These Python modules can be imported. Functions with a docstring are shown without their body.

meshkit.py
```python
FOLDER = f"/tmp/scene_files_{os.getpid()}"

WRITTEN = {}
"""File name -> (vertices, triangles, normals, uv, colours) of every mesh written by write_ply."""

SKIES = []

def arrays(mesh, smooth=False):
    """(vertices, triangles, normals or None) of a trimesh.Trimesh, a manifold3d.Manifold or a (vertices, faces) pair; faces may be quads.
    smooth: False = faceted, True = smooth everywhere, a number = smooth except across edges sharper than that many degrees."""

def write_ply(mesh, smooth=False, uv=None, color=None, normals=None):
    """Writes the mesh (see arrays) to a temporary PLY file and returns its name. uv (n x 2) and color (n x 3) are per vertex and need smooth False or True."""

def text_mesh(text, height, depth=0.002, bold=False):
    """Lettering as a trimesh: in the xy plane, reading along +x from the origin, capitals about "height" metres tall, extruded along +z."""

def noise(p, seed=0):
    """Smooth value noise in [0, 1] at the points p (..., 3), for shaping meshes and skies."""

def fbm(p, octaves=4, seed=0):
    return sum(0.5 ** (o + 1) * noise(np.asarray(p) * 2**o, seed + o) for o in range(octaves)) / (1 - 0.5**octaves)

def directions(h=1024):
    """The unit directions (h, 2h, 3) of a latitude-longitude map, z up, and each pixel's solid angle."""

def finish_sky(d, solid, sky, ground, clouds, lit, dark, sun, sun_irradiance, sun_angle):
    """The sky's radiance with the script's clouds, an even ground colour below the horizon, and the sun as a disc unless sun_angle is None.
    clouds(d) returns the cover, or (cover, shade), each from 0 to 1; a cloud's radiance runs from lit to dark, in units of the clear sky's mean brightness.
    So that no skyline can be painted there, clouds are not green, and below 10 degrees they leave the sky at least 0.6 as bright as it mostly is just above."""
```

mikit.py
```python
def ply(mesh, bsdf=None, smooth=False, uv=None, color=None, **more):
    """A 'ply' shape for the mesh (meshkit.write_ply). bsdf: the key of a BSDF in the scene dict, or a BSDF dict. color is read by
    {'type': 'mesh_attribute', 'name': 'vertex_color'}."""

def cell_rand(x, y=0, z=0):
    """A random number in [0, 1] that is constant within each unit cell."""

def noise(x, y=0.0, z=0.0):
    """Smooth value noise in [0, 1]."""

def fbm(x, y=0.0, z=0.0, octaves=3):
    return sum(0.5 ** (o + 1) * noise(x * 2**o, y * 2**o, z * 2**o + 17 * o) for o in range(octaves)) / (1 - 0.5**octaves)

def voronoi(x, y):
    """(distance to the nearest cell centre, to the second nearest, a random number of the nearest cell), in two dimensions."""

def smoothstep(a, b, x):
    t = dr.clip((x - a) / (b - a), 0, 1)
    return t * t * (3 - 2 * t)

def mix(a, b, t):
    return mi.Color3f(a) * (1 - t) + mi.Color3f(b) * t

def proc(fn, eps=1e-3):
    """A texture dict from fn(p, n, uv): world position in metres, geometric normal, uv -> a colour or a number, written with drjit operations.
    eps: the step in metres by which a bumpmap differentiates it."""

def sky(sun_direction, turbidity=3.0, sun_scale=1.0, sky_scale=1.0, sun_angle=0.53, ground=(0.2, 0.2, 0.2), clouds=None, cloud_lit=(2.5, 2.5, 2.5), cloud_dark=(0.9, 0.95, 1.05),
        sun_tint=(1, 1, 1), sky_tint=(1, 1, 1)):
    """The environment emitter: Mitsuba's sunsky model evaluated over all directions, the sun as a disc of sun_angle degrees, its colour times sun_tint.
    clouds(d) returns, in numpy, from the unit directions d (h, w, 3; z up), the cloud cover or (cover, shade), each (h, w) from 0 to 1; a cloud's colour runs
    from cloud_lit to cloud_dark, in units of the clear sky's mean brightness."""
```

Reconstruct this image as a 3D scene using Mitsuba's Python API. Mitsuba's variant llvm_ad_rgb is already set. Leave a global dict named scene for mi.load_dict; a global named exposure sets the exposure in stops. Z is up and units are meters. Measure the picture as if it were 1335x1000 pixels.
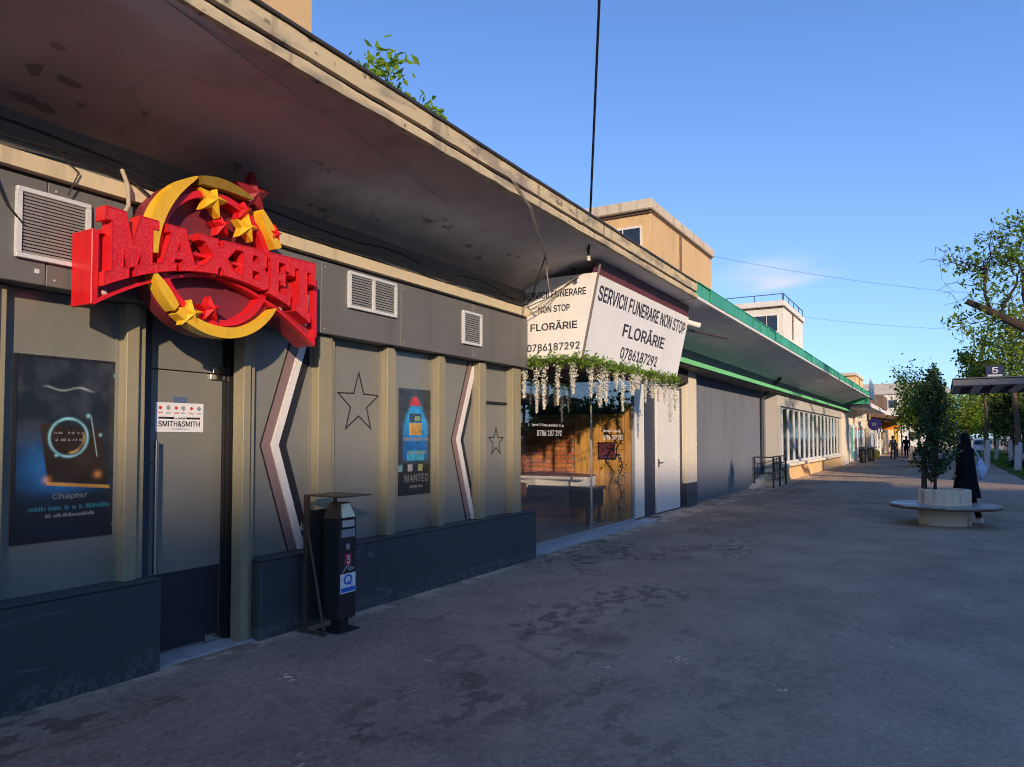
import math, random
import numpy as np, trimesh, drjit as dr, mitsuba as mi
import manifold3d as m3
import shapely, shapely.geometry as sg, shapely.affinity as sa
from shapely.ops import unary_union
import mikit, meshkit
from mikit import noise, fbm, smoothstep, mix

random.seed(7)
RNG = np.random.default_rng(7)
T = mi.ScalarTransform4f
scene, labels = {}, {}

# ------------------------------------------------------------------ camera, sky, exposure
F, YAW, PITCH, EYE = 950.0, math.radians(30.39), math.atan(34 / 950.0), 1.6
fwd = np.array([-math.sin(YAW) * math.cos(PITCH), math.cos(YAW) * math.cos(PITCH), math.sin(PITCH)])
scene['camera'] = {'type': 'perspective', 'fov': math.degrees(2 * math.atan(1335 / 2 / F)), 'fov_axis': 'x',
                   'principal_point_offset_y': -37 / 1000.0, 'near_clip': 0.05, 'far_clip': 3000.0,
                   'to_world': T().look_at(origin=[0, 0, EYE], target=[float(v) for v in np.array([0, 0, EYE]) + fwd], up=[0, 0, 1])}
SUN = np.array([0.66, -0.75, 0.265])


def clouds(d):
    """A few thin wisps low over the houses, streaks of one kind all round."""
    az, el = np.arctan2(d[..., 0], d[..., 1]), np.arcsin(np.clip(d[..., 2], -1, 1))
    p = np.stack([az * 9 + el * 6, el * 60 - az * 6, np.zeros_like(az)], -1)
    fine = meshkit.fbm(p, 4, 3)
    cover = 0
    for k, (a, e, wa, we) in enumerate([(-.205, .212, .05, .013), (-.175, .197, .045, .008), (.9, .25, .1, .02), (-1.3, .3, .12, .02), (2.2, .22, .1, .015), (-2.4, .26, .12, .02)]):
        da, de = az - a, el - e - (az - a) * .12
        cover = cover + np.exp(-(da / wa) ** 2 - (de / we) ** 2)
    return np.clip(cover * (fine * 1.9 - .3), 0, 1) * .85


scene['sky'] = mikit.sky(SUN.tolist(), turbidity=2.0, sky_scale=1.9, sun_angle=.8, clouds=clouds, cloud_lit=(1.9, 1.95, 2.1), sky_tint=(.66, .85, 1.36), sun_tint=(.90, 1.0, 1.46))
exposure = 1.95

# ------------------------------------------------------------------ materials
def rgb(*c):
    return {'type': 'rgb', 'value': [float(v) for v in c]}


def pr(name, base, rough=.6, spec=.4, metal=0.0, **k):
    b = base if isinstance(base, dict) else rgb(*base)
    scene[name] = {'type': 'twosided', 'b': {'type': 'principled', 'base_color': b, 'roughness': rough, 'specular': spec, 'metallic': metal, **k}}
    return name


def proc(fn, eps=1e-3):
    return mikit.proc(fn, eps)


def f_asphalt(p, n, uv):
    big = fbm(p.x * .35, p.y * .35, 0, 3)
    mid = fbm(p.x * 2.2 + 9, p.y * 2.2, 3, 4)
    fine = noise(p.x * 90, p.y * 90, 1)
    grit = noise(p.x * 34, p.y * 34, 5)
    c = .150 + .07 * (big - .5) + .085 * (mid - .5) + .05 * (fine - .5) + .04 * (grit - .5)
    # scraped dark seams and torn spots where the mat has worn, mostly along the wall side
    side = smoothstep(.2, -2.2, p.x + 1.2 * (big - .5))
    worn = smoothstep(.54, .70, fbm(p.x * 1.1 + 40, p.y * .7 + 3, 7, 3)) * smoothstep(.52, .60, fbm(p.x * 13, p.y * 7, 2, 5))
    crack = smoothstep(.014, .004, dr.abs(fbm(p.x * .55 + 5, p.y * .55 + 1, 4, 4) - .5)) * smoothstep(.45, .6, fbm(p.x * .8 + 2, p.y * .8, 6, 2))
    c = c * (1 - .45 * worn * side) * (1 - .22 * crack)
    patch = smoothstep(.02, 0., dr.maximum(dr.abs(p.x + 2.7) - 1.05, dr.abs(p.y - 14.2) - 1.5))
    c = c * (1 - .07 * patch)
    dust = smoothstep(-4.38, -4.62, p.x + .25 * (mid - .5)) * smoothstep(.42, .62, fbm(p.x * 5, p.y * 5, 8, 3))
    c = c + .12 * dust
    pale = smoothstep(.978, .99, mikit.cell_rand(p.x * 7, p.y * 7, 3)) * smoothstep(.78, .86, noise(p.x * 40, p.y * 40, 8))
    c = c + .22 * pale
    return mi.Color3f(c * 1.95, c * 1.48, c * 1.10)


def f_asph_bump(p, n, uv):
    return .5 * noise(p.x * 90, p.y * 90, 1) + .35 * noise(p.x * 38, p.y * 38, 5) + .8 * fbm(p.x * 2.2, p.y * 2.2, 3, 2)


scene['asphalt'] = {'type': 'bumpmap', 'arbitrary': proc(f_asph_bump, 3e-3), 'scale': .008,
                    'b': {'type': 'principled', 'base_color': proc(f_asphalt), 'roughness': .75, 'specular': .35}}


def dirty(base, amt=.25, sc=1.0, streak=.3, warm=.0):
    b = [float(x) for x in base]

    def fn(p, n, uv):
        a = fbm(p.x * 1.3 * sc, p.y * 1.3 * sc, p.z * 1.3 * sc, 4)
        s = fbm(p.x * 7 * sc, p.y * 7 * sc, p.z * .8 * sc, 3)
        k = 1 + amt * (a - .5) * 2 - streak * smoothstep(.55, .8, s)
        return mi.Color3f(b[0] * k, b[1] * k * (1 - warm * (a - .5)), b[2] * k * (1 - 2 * warm * (a - .5)))
    return proc(fn)


def f_soffit(p, n, uv):
    a = fbm(p.x * .9, p.y * .55, 2, 4)
    b = fbm(p.x * 3, p.y * 3, 5, 3)
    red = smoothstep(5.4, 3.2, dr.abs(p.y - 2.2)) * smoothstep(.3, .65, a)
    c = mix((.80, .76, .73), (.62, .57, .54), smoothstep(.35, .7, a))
    c = mix(c, (.60, .37, .29), .7 * red)  # reddish bounce of the casino sign put into the colour
    rim = smoothstep(-4.05, -4.7, p.x + .12 * (b - .5))  # darkens towards the wall, shade of the inner corner painted in
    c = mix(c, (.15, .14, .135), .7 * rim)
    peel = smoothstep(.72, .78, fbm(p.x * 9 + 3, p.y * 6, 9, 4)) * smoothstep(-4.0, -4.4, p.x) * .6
    line = smoothstep(.012, .004, dr.abs(fbm(p.x * .7 + 3, p.y * .5, 1, 4) - .47))
    return mix(c, (.10, .085, .075), peel) * (.9 + .2 * b) * (1 - .10 * line)


def f_fascia(p, n, uv):
    a = fbm(p.x * 3, p.y * 3, p.z * 9, 4)
    b = fbm(p.x * 14, p.y * 14, p.z * 14, 3)
    c = mix((.60, .49, .30), (.36, .30, .22), smoothstep(.45, .7, a))
    c = mix(c, (.10, .09, .08), smoothstep(.66, .76, b) * .8)
    drip = smoothstep(.62, .8, fbm(p.y * 9, p.z * 1.2, 4, 3))
    return mix(c, (.17, .15, .13), drip * .55)


pr('panel_grey', dirty((.215, .212, .182), .10, 1.0, .06), .42, .5)
pr('frieze_grey', dirty((.145, .141, .134), .14, .9, .12), .55, .4)
pr('pilaster_paint', dirty((.30, .265, .17), .12, 1.2, .12), .5, .4)
def f_plinth(p, n, uv):
    a = fbm(p.x * 2, p.y * 1.3, p.z * 2, 4)
    splash = smoothstep(.16, .0, p.z - .22 * (fbm(p.y * 6, p.z * 3, 1, 3) - .35)) * smoothstep(.35, .65, noise(p.y * 45, p.z * 45, 3))
    scuff = smoothstep(.015, .004, dr.abs(fbm(p.y * 1.7, p.z * 5, 9, 3) - .5)) * smoothstep(.6, .7, noise(p.y * 3, p.z * 6, 4))
    c = mix((.046, .054, .064), (.062, .070, .078), a)
    c = mix(c, (.13, .125, .12), splash * .55)
    return mix(c, (.15, .15, .15), scuff * .5)


pr('plinth_dark', proc(f_plinth), .5, .45)
pr('door_shade_dark', dirty((.030, .034, .042), .2, 1.0, .15), .5, .4)
pr('dark_gap', (.02, .02, .022), .6)
pr('reveal_dark', (.035, .035, .037), .6)
pr('cream_strip', dirty((.66, .55, .36), .12, 1.5, .2, .1), .6, .3)
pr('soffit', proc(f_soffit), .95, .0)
pr('fascia', proc(f_fascia), .85, .2)
pr('flashing_dark', (.05, .045, .042), .5)
pr('white_frame', dirty((.62, .64, .64), .08, 2, .1), .45, .5)
pr('slat_metal', dirty((.33, .34, .33), .12, 3, .15), .4, .5)
pr('black_steel', (.018, .017, .017), .45, .5)
pr('brown_steel', dirty((.075, .05, .035), .3, 6, .3), .5, .5)
pr('chrome', (.75, .75, .76), .18, .5, 1.0)
pr('hood_lit', (.70, .60, .36), .3, .5, .6)
pr('white_paper', (.78, .78, .77), .6)
pr('ink_black', (.02, .02, .022), .6)
pr('ink_red', (.6, .05, .05), .6)
pr('ink_grey', (.3, .3, .32), .6)
pr('tape_blue', (.10, .15, .26), .5)
pr('mauve', (.25, .165, .155), .5)
pr('white_board', dirty((.74, .70, .64), .06, 1.5, .08), .5, .4)
pr('black_gloss', (.022, .022, .024), .3, .5)
pr('sign_red', dirty((.66, .012, .018), .10, 3, .12), .35, .5)
def f_led(p, n, uv):
    y, z = p.y * 62, p.z * 62
    d = dr.sqrt(dr.square(y - dr.floor(y) - .5) + dr.square(z - dr.floor(z) - .5))
    dot = smoothstep(.34, .2, d) * smoothstep(.5, .8, n.x)
    a = fbm(p.y * 7, p.z * 7, 2, 3)
    c = mix((.60, .010, .016), (.72, .022, .026), a)
    return mix(c, mix((.80, .16, .14), (.34, .01, .015), smoothstep(.3, .5, mikit.cell_rand(y, z, 1))), dot * .45)


pr('letter_red', proc(f_led), .4, .5)
pr('sign_red_dark', dirty((.30, .022, .035), .12, 3, .15), .45, .45)
pr('sign_maroon', dirty((.185, .024, .036), .10, 2, .1), .55, .4)
pr('sign_yellow', dirty((.80, .46, .025), .10, 3, .12), .35, .5)
pr('sign_yellow_shaded', dirty((.28, .17, .02), .15, 3, .2), .5, .4)  # sign yellow with the canopy shade put into the colour
pr('lamp_bulb', (.55, .50, .46), .2, .6)
pr('banner_white', dirty((.86, .845, .81), .05, 1.2, .05), .55, .35)
pr('banner_ink', (.045, .043, .06), .6)
pr('banner_trim', (.16, .13, .12), .5)
pr('maroon_board', (.14, .035, .05), .5)
pr('cream_wall', dirty((.70, .62, .48), .08, .8, .15, .1), .75, .25)
pr('white_door', dirty((.76, .73, .66), .05, 1, .06), .4, .45)
pr('blue_dark', (.05, .055, .075), .5)
pr('grey_wall', dirty((.165, .18, .21), .12, .5, .15), .8, .2)
pr('wall_pale', dirty((.44, .42, .38), .12, .6, .15), .8, .2)
pr('green_bright', dirty((.20, .66, .28), .12, 1, .15), .5, .4)
pr('green_flash', dirty((.045, .33, .19), .18, 1.2, .2), .45, .45)
pr('green_flash_b', dirty((.06, .38, .22), .18, 1.2, .25), .45, .45)
pr('soffit_far', dirty((.72, .68, .68), .14, .4, .12), .8, .2)
pr('tan_wall', dirty((.66, .44, .22), .08, .5, .12, .1), .8, .2)
pr('pale_wall', dirty((.72, .67, .57), .06, .5, .1), .8, .2)
pr('slab_stone', dirty((.60, .50, .36), .15, .8, .3), .8, .2)
pr('rust_trim', (.16, .10, .07), .6)
pr('window_glass', (.016, .018, .022), .06, .7)
pr('concrete', dirty((.66, .57, .44), .2, 2.4, .45, .3), .85, .2)
pr('concrete_top', dirty((.50, .48, .44), .14, 2.0, .2), .8, .2)
pr('bench_board', dirty((.29, .29, .285), .12, 4, .2), .35, .5)
pr('rust', dirty((.13, .065, .035), .3, 6, .3), .7, .3)
pr('soil', (.05, .035, .025), .9)
pr('bark', dirty((.12, .085, .06), .3, 6, .35), .9, .1)
pr('bark_dark', dirty((.055, .042, .034), .3, 6, .35), .9, .1)
pr('bark_white', dirty((.55, .54, .53), .12, 3, .2), .9, .1)
pr('cloth_black', (.010, .010, .013), .9, .1)
pr('skin', (.42, .25, .18), .6)
pr('bag_blue', dirty((.42, .54, .72), .08, 6, .1), .5)
pr('shoe_white', (.7, .7, .7), .5)
pr('orange', (.80, .24, .015), .5)
pr('purple', (.14, .09, .40), .5)
pr('yellow_paint', (.72, .48, .05), .5)
pr('teal_paint', (.10, .34, .26), .5)
pr('brown_awning', dirty((.16, .09, .06), .15, 1, .2), .7)
pr('wood_light', dirty((.74, .41, .10), .22, 2.5, .35, .1), .55, .4)
pr('wood_light_b', dirty((.64, .33, .085), .22, 2.7, .35, .1), .55, .4)
pr('brick', dirty((.64, .24, .09), .3, 5, .2), .85, .2)
pr('brick_b', dirty((.54, .18, .07), .3, 5, .2), .85, .2)
pr('mortar', (.34, .27, .2), .9, .1)
pr('coffin_brown', (.16, .055, .025), .25, .5)
pr('satin', dirty((.72, .70, .66), .06, 6, .05), .4, .5)
pr('interior_dark', (.05, .045, .042), .8, .2)
pr('floor_tile', dirty((.24, .22, .19), .1, 1, .1), .5)
pr('step_stone', dirty((.42, .42, .42), .14, 2, .2), .8, .2)
pr('cable_black', (.015, .015, .016), .6)
pr('cable_pale', (.42, .36, .28), .7)
pr('flower_white', dirty((.66, .64, .55), .15, 9, .1), .8, .2)
pr('car_dark', (.02, .03, .06), .25, .6, 0, clearcoat=.6)
pr('car_silver', (.45, .47, .5), .25, .6, .4, clearcoat=.6)
pr('tyre', (.012, .012, .012), .8)
pr('lamp_glass', (.7, .72, .75), .1, .8)
pr('tent_white', (.70, .70, .72), .7)
pr('shelter_metal', dirty((.17, .17, .18), .1, 1, .1), .5, .4)
pr('shelter_slat', dirty((.40, .39, .38), .1, 1, .1), .5, .4)
pr('sign_navy', (.03, .04, .10), .45)
pr('grass_base', dirty((.055, .085, .025), .3, 2, .2), .95, .1)
pr('block_wall', dirty((.42, .38, .32), .12, .3, .15), .85, .2)
pr('earth', dirty((.13, .12, .10), .2, .05, .1), .95, .1)
scene['pane_glass'] = {'type': 'thindielectric', 'int_ior': 1.5}
for nm, c, tr in (('leaf_fresh', (.20, .34, .04), .9), ('leaf_mid', (.12, .20, .045), .8), ('leaf_dark', (.035, .062, .034), .5), ('leaf_yellow', (.34, .38, .07), .8), ('leaf_fir', (.075, .14, .065), .6)):
    scene[nm] = {'type': 'principledthin', 'base_color': rgb(*c), 'roughness': .55, 'diff_trans': tr}


def coat(name, fn):
    """Print or film behind shop glass: colour under a clear smooth sheet."""
    scene[name] = {'type': 'twosided', 'b': {'type': 'roughplastic', 'alpha': .05, 'int_ior': 1.5, 'diffuse_reflectance': fn if isinstance(fn, dict) else rgb(*fn)}}
    return name


def wall_uv(m):
    """uv = (across, up) in metres on a thing of a wall that looks towards +x; faces split so that each vertex has its own."""
    m = trimesh.Trimesh(m.triangles.reshape(-1, 3), np.arange(len(m.faces) * 3).reshape(-1, 3), process=False)
    return m, np.array(m.vertices)[:, 1:3]


def f_poster_book(p, n, uv):
    # flat print: a dark sheet with a book in a glow and a ring of light on it; u, v from the sheet's lower corner
    u, v = (p.y - 2.28) / .68, (p.z - .97) / 1.13
    a = fbm(u * 5, v * 7, 1, 4)
    c = mix((.018, .024, .034), (.05, .06, .075), smoothstep(.35, .8, a) * smoothstep(.1, .9, v))
    glow = dr.exp(-dr.square((u - .22) / .22) - dr.square((v - .40) / .12)) + .9 * dr.exp(-dr.square((u - .5) / .26) - dr.square((v - .285) / .035))
    c = c + mi.Color3f(.01, .12, .34) * glow * (.5 + a)
    # book cover, a leaning block
    x, y = u - .52, v - .46
    x2 = x + y * .25
    inside = smoothstep(.285, .27, dr.abs(x2)) * smoothstep(.165, .155, dr.abs(y + x * .06))
    c = mix(c, mi.Color3f(.022, .016, .014) + mi.Color3f(.03, .02, .012) * a, inside)
    page = smoothstep(.30, .28, dr.abs(x2)) * smoothstep(.013, .007, dr.abs(y + x * .06 + .17))
    c = mix(c, mi.Color3f(.50, .26, .06) * (.6 + a), page)
    for (cx, cy) in ((.27, .325), (.74, .345)):
        c = c + mi.Color3f(.55, .22, .05) * dr.exp(-(dr.square((u - cx) / .035) + dr.square((v - cy) / .02)))
    r = dr.sqrt(dr.square((u - .46) / .95) + dr.square((v - .56) / .58))
    c = c + mi.Color3f(.18, .42, .48) * dr.exp(-dr.square((r - .185) / .013)) * (.4 + 1.2 * noise(u * 9, v * 9, 3))
    c = c + mi.Color3f(.45, .30, .10) * dr.exp(-dr.square((r - .15) / .012)) * smoothstep(.4, .7, noise(u * 12, v * 9, 7))
    for (cx, cy, s) in ((.64, .685, .018), (.76, .575, .014), (.9, .93, .016), (.9, .05, .012), (.35, .46, .014)):
        c = c + mi.Color3f(.25, .6, .55) * dr.exp(-(dr.square((u - cx) / s) + dr.square((v - cy) / (s * .6))))
    edge = dr.exp(-dr.square((u - .665 - (.685 - v) * .28) / .006)) * smoothstep(.44, .46, v) * smoothstep(.69, .67, v)
    c = c + mi.Color3f(.25, .35, .35) * edge
    smoke = dr.exp(-dr.square((v - .835 + .01 * dr.sin(u * 20)) / .006)) * smoothstep(.2, .3, u) * smoothstep(.72, .6, u)
    return c + mi.Color3f(.3, .33, .34) * smoke * a * 1.6


def f_poster_bottle(p, n, uv):
    u, v = (p.y - 5.90) / .58, (p.z - 1.0) / 1.12
    a = fbm(u * 5, v * 9, 4, 4)
    c = mix((.03, .032, .036), (.055, .06, .065), a)
    w = .42 * (1 - smoothstep(.62, .95, v) * .6)
    body = smoothstep(w, w - .13, dr.abs(u - .48)) * smoothstep(.30, .36, v) * smoothstep(.95, .8, v)
    c = mix(c, mi.Color3f(.015, .12, .38) + mi.Color3f(.02, .20, .26) * dr.exp(-dr.square((v - .72) / .16)), body * (.65 + .6 * a))
    c = mix(c, (.03, .05, .08), smoothstep(.19, .17, dr.abs(u - .47)) * smoothstep(.045, .04, dr.abs(v - .725)))
    c = mix(c, mi.Color3f(.46, .25, .05) * (.5 + a), smoothstep(.19, .17, dr.abs(u - .47)) * smoothstep(.06, .055, dr.abs(v - .62)))
    c = mix(c, (.22, .33, .16), smoothstep(.09, .07, dr.abs(u - .53)) * smoothstep(.026, .02, dr.abs(v - .72)))
    c = mix(c, (.05, .34, .46), smoothstep(.27, .24, dr.abs(u - .48)) * smoothstep(.05, .045, dr.abs(v - .37)) * (.6 + .8 * a))
    cap = smoothstep(.17, .15, dr.abs(u - .46) + smoothstep(.86, .93, v) * .1) * smoothstep(.835, .845, v) * smoothstep(.935, .92, v)
    c = mix(c, (.50, .04, .045), cap)
    c = mix(c, (.02, .022, .022), smoothstep(.30, .28, v) * .8)
    for (x0, col) in ((.04, (.2, .4, .42)), (.32, (.5, .5, .44)), (.62, (.46, .46, .14))):
        c = mix(c, col, .75 * smoothstep(.075, .06, dr.abs(u - x0)) * smoothstep(.035, .03, dr.abs(v - .255)))
    return c * (.55 + .9 * fbm(u * 13, v * 24, 6, 3))


coat('poster_book', proc(f_poster_book))
coat('poster_bottle', proc(f_poster_bottle))
coat('bay_glass', dirty((.215, .212, .182), .08, 1.0, .05))

# ------------------------------------------------------------------ mesh helpers
def box(x0, x1, y0, y1, z0, z1, bev=0.0):
    if bev > 0 and min(x1 - x0, y1 - y0, z1 - z0) > 2.2 * bev:
        pts = []
        for sx, ax in ((x0, 1), (x1, -1)):
            for sy, ay in ((y0, 1), (y1, -1)):
                for sz, az in ((z0, 1), (z1, -1)):
                    pts += [(sx, sy + ay * bev, sz + az * bev), (sx + ax * bev, sy, sz + az * bev), (sx + ax * bev, sy + ay * bev, sz)]
        return trimesh.convex.convex_hull(np.array(pts))
    m = trimesh.creation.box((x1 - x0, y1 - y0, z1 - z0))
    m.apply_translation(((x0 + x1) / 2, (y0 + y1) / 2, (z0 + z1) / 2))
    return m


def cat(*ms):
    return trimesh.util.concatenate([m for m in ms])


def tube(pts, r, seg=8, caps=True):
    pts = np.asarray(pts, float)
    rr = np.broadcast_to(np.asarray(r, float), (len(pts),))
    tan = np.gradient(pts, axis=0)
    tan /= np.linalg.norm(tan, axis=1, keepdims=True) + 1e-12
    ref = np.array([0, 0, 1.0]) if abs(tan[0][2]) < .9 else np.array([1.0, 0, 0])
    V, Fc = [], []
    u = np.cross(tan[0], ref)
    u /= np.linalg.norm(u)
    for i, p in enumerate(pts):
        u = u - tan[i] * (u @ tan[i])
        u /= np.linalg.norm(u) + 1e-12
        w = np.cross(tan[i], u)
        a = np.arange(seg) * 2 * np.pi / seg
        V.append(p + rr[i] * (np.cos(a)[:, None] * u + np.sin(a)[:, None] * w))
    for i in range(len(pts) - 1):
        for k in range(seg):
            a, b = i * seg + k, i * seg + (k + 1) % seg
            Fc += [(a, b, b + seg), (a, b + seg, a + seg)]
    V = np.vstack(V)
    if caps:
        n = len(V)
        V = np.vstack([V, pts[0], pts[-1]])
        for k in range(seg):
            Fc += [(n, (k + 1) % seg, k), (n + 1, n - seg + k, n - seg + (k + 1) % seg)]
    return trimesh.Trimesh(V, np.array(Fc), process=False)


def sag(a, b, drop, n=14):
    a, b = np.asarray(a, float), np.asarray(b, float)
    t = np.linspace(0, 1, n)[:, None]
    return a * (1 - t) + b * t - np.array([0, 0, 1.0]) * drop * 4 * t * (1 - t)


def lathe(prof, seg=32, at=(0, 0, 0)):
    m = trimesh.creation.revolve(np.asarray(prof, float), sections=seg)
    m.apply_translation(at)
    return m


def poly_solid(poly, depth):
    parts = [trimesh.creation.extrude_polygon(g, depth, engine='earcut') for g in getattr(poly, 'geoms', [poly]) if g.area > 1e-7]
    return cat(*parts)


def facing_x(m, x):
    """Local (right, up, out) -> (y, z, x), for things on a wall that looks towards +x."""
    v = np.array(m.vertices)
    m.vertices = np.stack([x + v[:, 2], v[:, 0], v[:, 1]], 1)
    return m


def facing_s(m, y):
    """Local (right, up, out) -> (x, z, -y), for things that look towards -y."""
    v = np.array(m.vertices)
    m.vertices = np.stack([v[:, 0], y - v[:, 2], v[:, 1]], 1)
    return m


def text(t, u0, u1, v0, v1, depth=.003, bold=False):
    m = meshkit.text_mesh(t.replace('I', '\u2160'), .1, depth, bold)
    b = m.bounds
    v = np.array(m.vertices)
    v[:, 0] = u0 + (v[:, 0] - b[0][0]) / (b[1][0] - b[0][0]) * (u1 - u0)
    v[:, 1] = v0 + (v[:, 1] - b[0][1]) / (b[1][1] - b[0][1]) * (v1 - v0)
    m.vertices = v
    return m


def scribble(u0, u1, v, h, seed, depth=.002, density=.62):
    """A line of print too small to read: short strokes of uneven height."""
    r = random.Random(seed)
    u, out = u0, []
    while u < u1:
        w = h * r.uniform(.25, .6)
        if r.random() < density + .25:
            hh = h * r.uniform(.6, 1.0)
            b = box(u, u + w * .8, v, v + hh, 0, depth)
            out.append(b)
        u += w * 1.15
    return cat(*out)


def number(key):
    if key not in scene and key not in USED:
        return key
    k = 1
    while f'{key}_{k:03d}' in scene or f'{key}_{k:03d}' in USED:
        k += 1
    return f'{key}_{k:03d}'


USED = set()


def add(name, mesh, mat, parent=None, smooth=False, label=None, kind=None, **k):
    key = number(f'{parent}__{name}' if parent else name)
    USED.add(key)
    scene[key] = mikit.ply(mesh, mat, smooth=smooth, **k)
    if label or kind:
        labels[key] = {**({'label': label} if label else {}), **({'kind': kind} if kind else {})}
    return key


def thing(name, label, category, group=None):
    key = number(name)
    USED.add(key)
    labels[key] = {'label': label, 'category': category, **({'group': group} if group else {})}
    return key


def single(name, mesh, mat, label, category, group=None, smooth=False, kind=None):
    key = add(name, mesh, mat, smooth=smooth)
    labels[key] = {'label': label, 'category': category, **({'group': group} if group else {}), **({'kind': kind} if kind else {})}
    return key


def struct(name, mesh, mat, label=None, smooth=False):
    return add(name, mesh, mat, kind='structure', label=label, smooth=smooth)


def strip_y(profile, y0, y1, step, amp=0.0, seed=0, closed=True):
    """Sweeps a profile (x, z) along y; amp roughens it."""
    ys = np.arange(y0, y1 + step * .5, step)
    pr_ = np.asarray(profile, float)
    n = len(pr_)
    V = np.array([[x, y, z] for y in ys for (x, z) in pr_])
    if amp:
        for c, sd in ((0, 1), (2, 2)):
            V[:, c] += amp * 2 * (meshkit.fbm(V * np.array([9, 4.0, 9]), 4, seed + sd) - .5)
    Fc = []
    for i in range(len(ys) - 1):
        for k in range(n if closed else n - 1):
            a, b = i * n + k, i * n + (k + 1) % n
            Fc += [(a, a + n, b + n), (a, b + n, b)]
    m = trimesh.Trimesh(V, np.array(Fc), process=False)
    if closed:
        caps = trimesh.creation.triangulate_polygon(sg.Polygon(pr_), engine='earcut')
        cv, cf = caps
        for i, fl in ((0, 1), (len(ys) - 1, -1)):
            vv = np.array([[x, ys[i], z] for x, z in cv])
            m = cat(m, trimesh.Trimesh(vv, cf[:, ::fl], process=False))
    trimesh.repair.fix_normals(m) if closed and len(m.faces) < 4000 else None
    return m


def star2d(cx, cy, R, r=.42, rot=90):
    a = np.radians(rot + np.arange(10) * 36)
    q = np.where(np.arange(10) % 2 == 0, R, R * r)
    return np.stack([cx + q * np.cos(a), cy + q * np.sin(a)], 1)


# ------------------------------------------------------------------ the ground
struct('ground', box(-900, 900, -300, 1500, -.5, -.008), 'earth')
struct('pavement', box(-9, 16, -60, 190, -.3, 0.0), 'asphalt')

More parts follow.
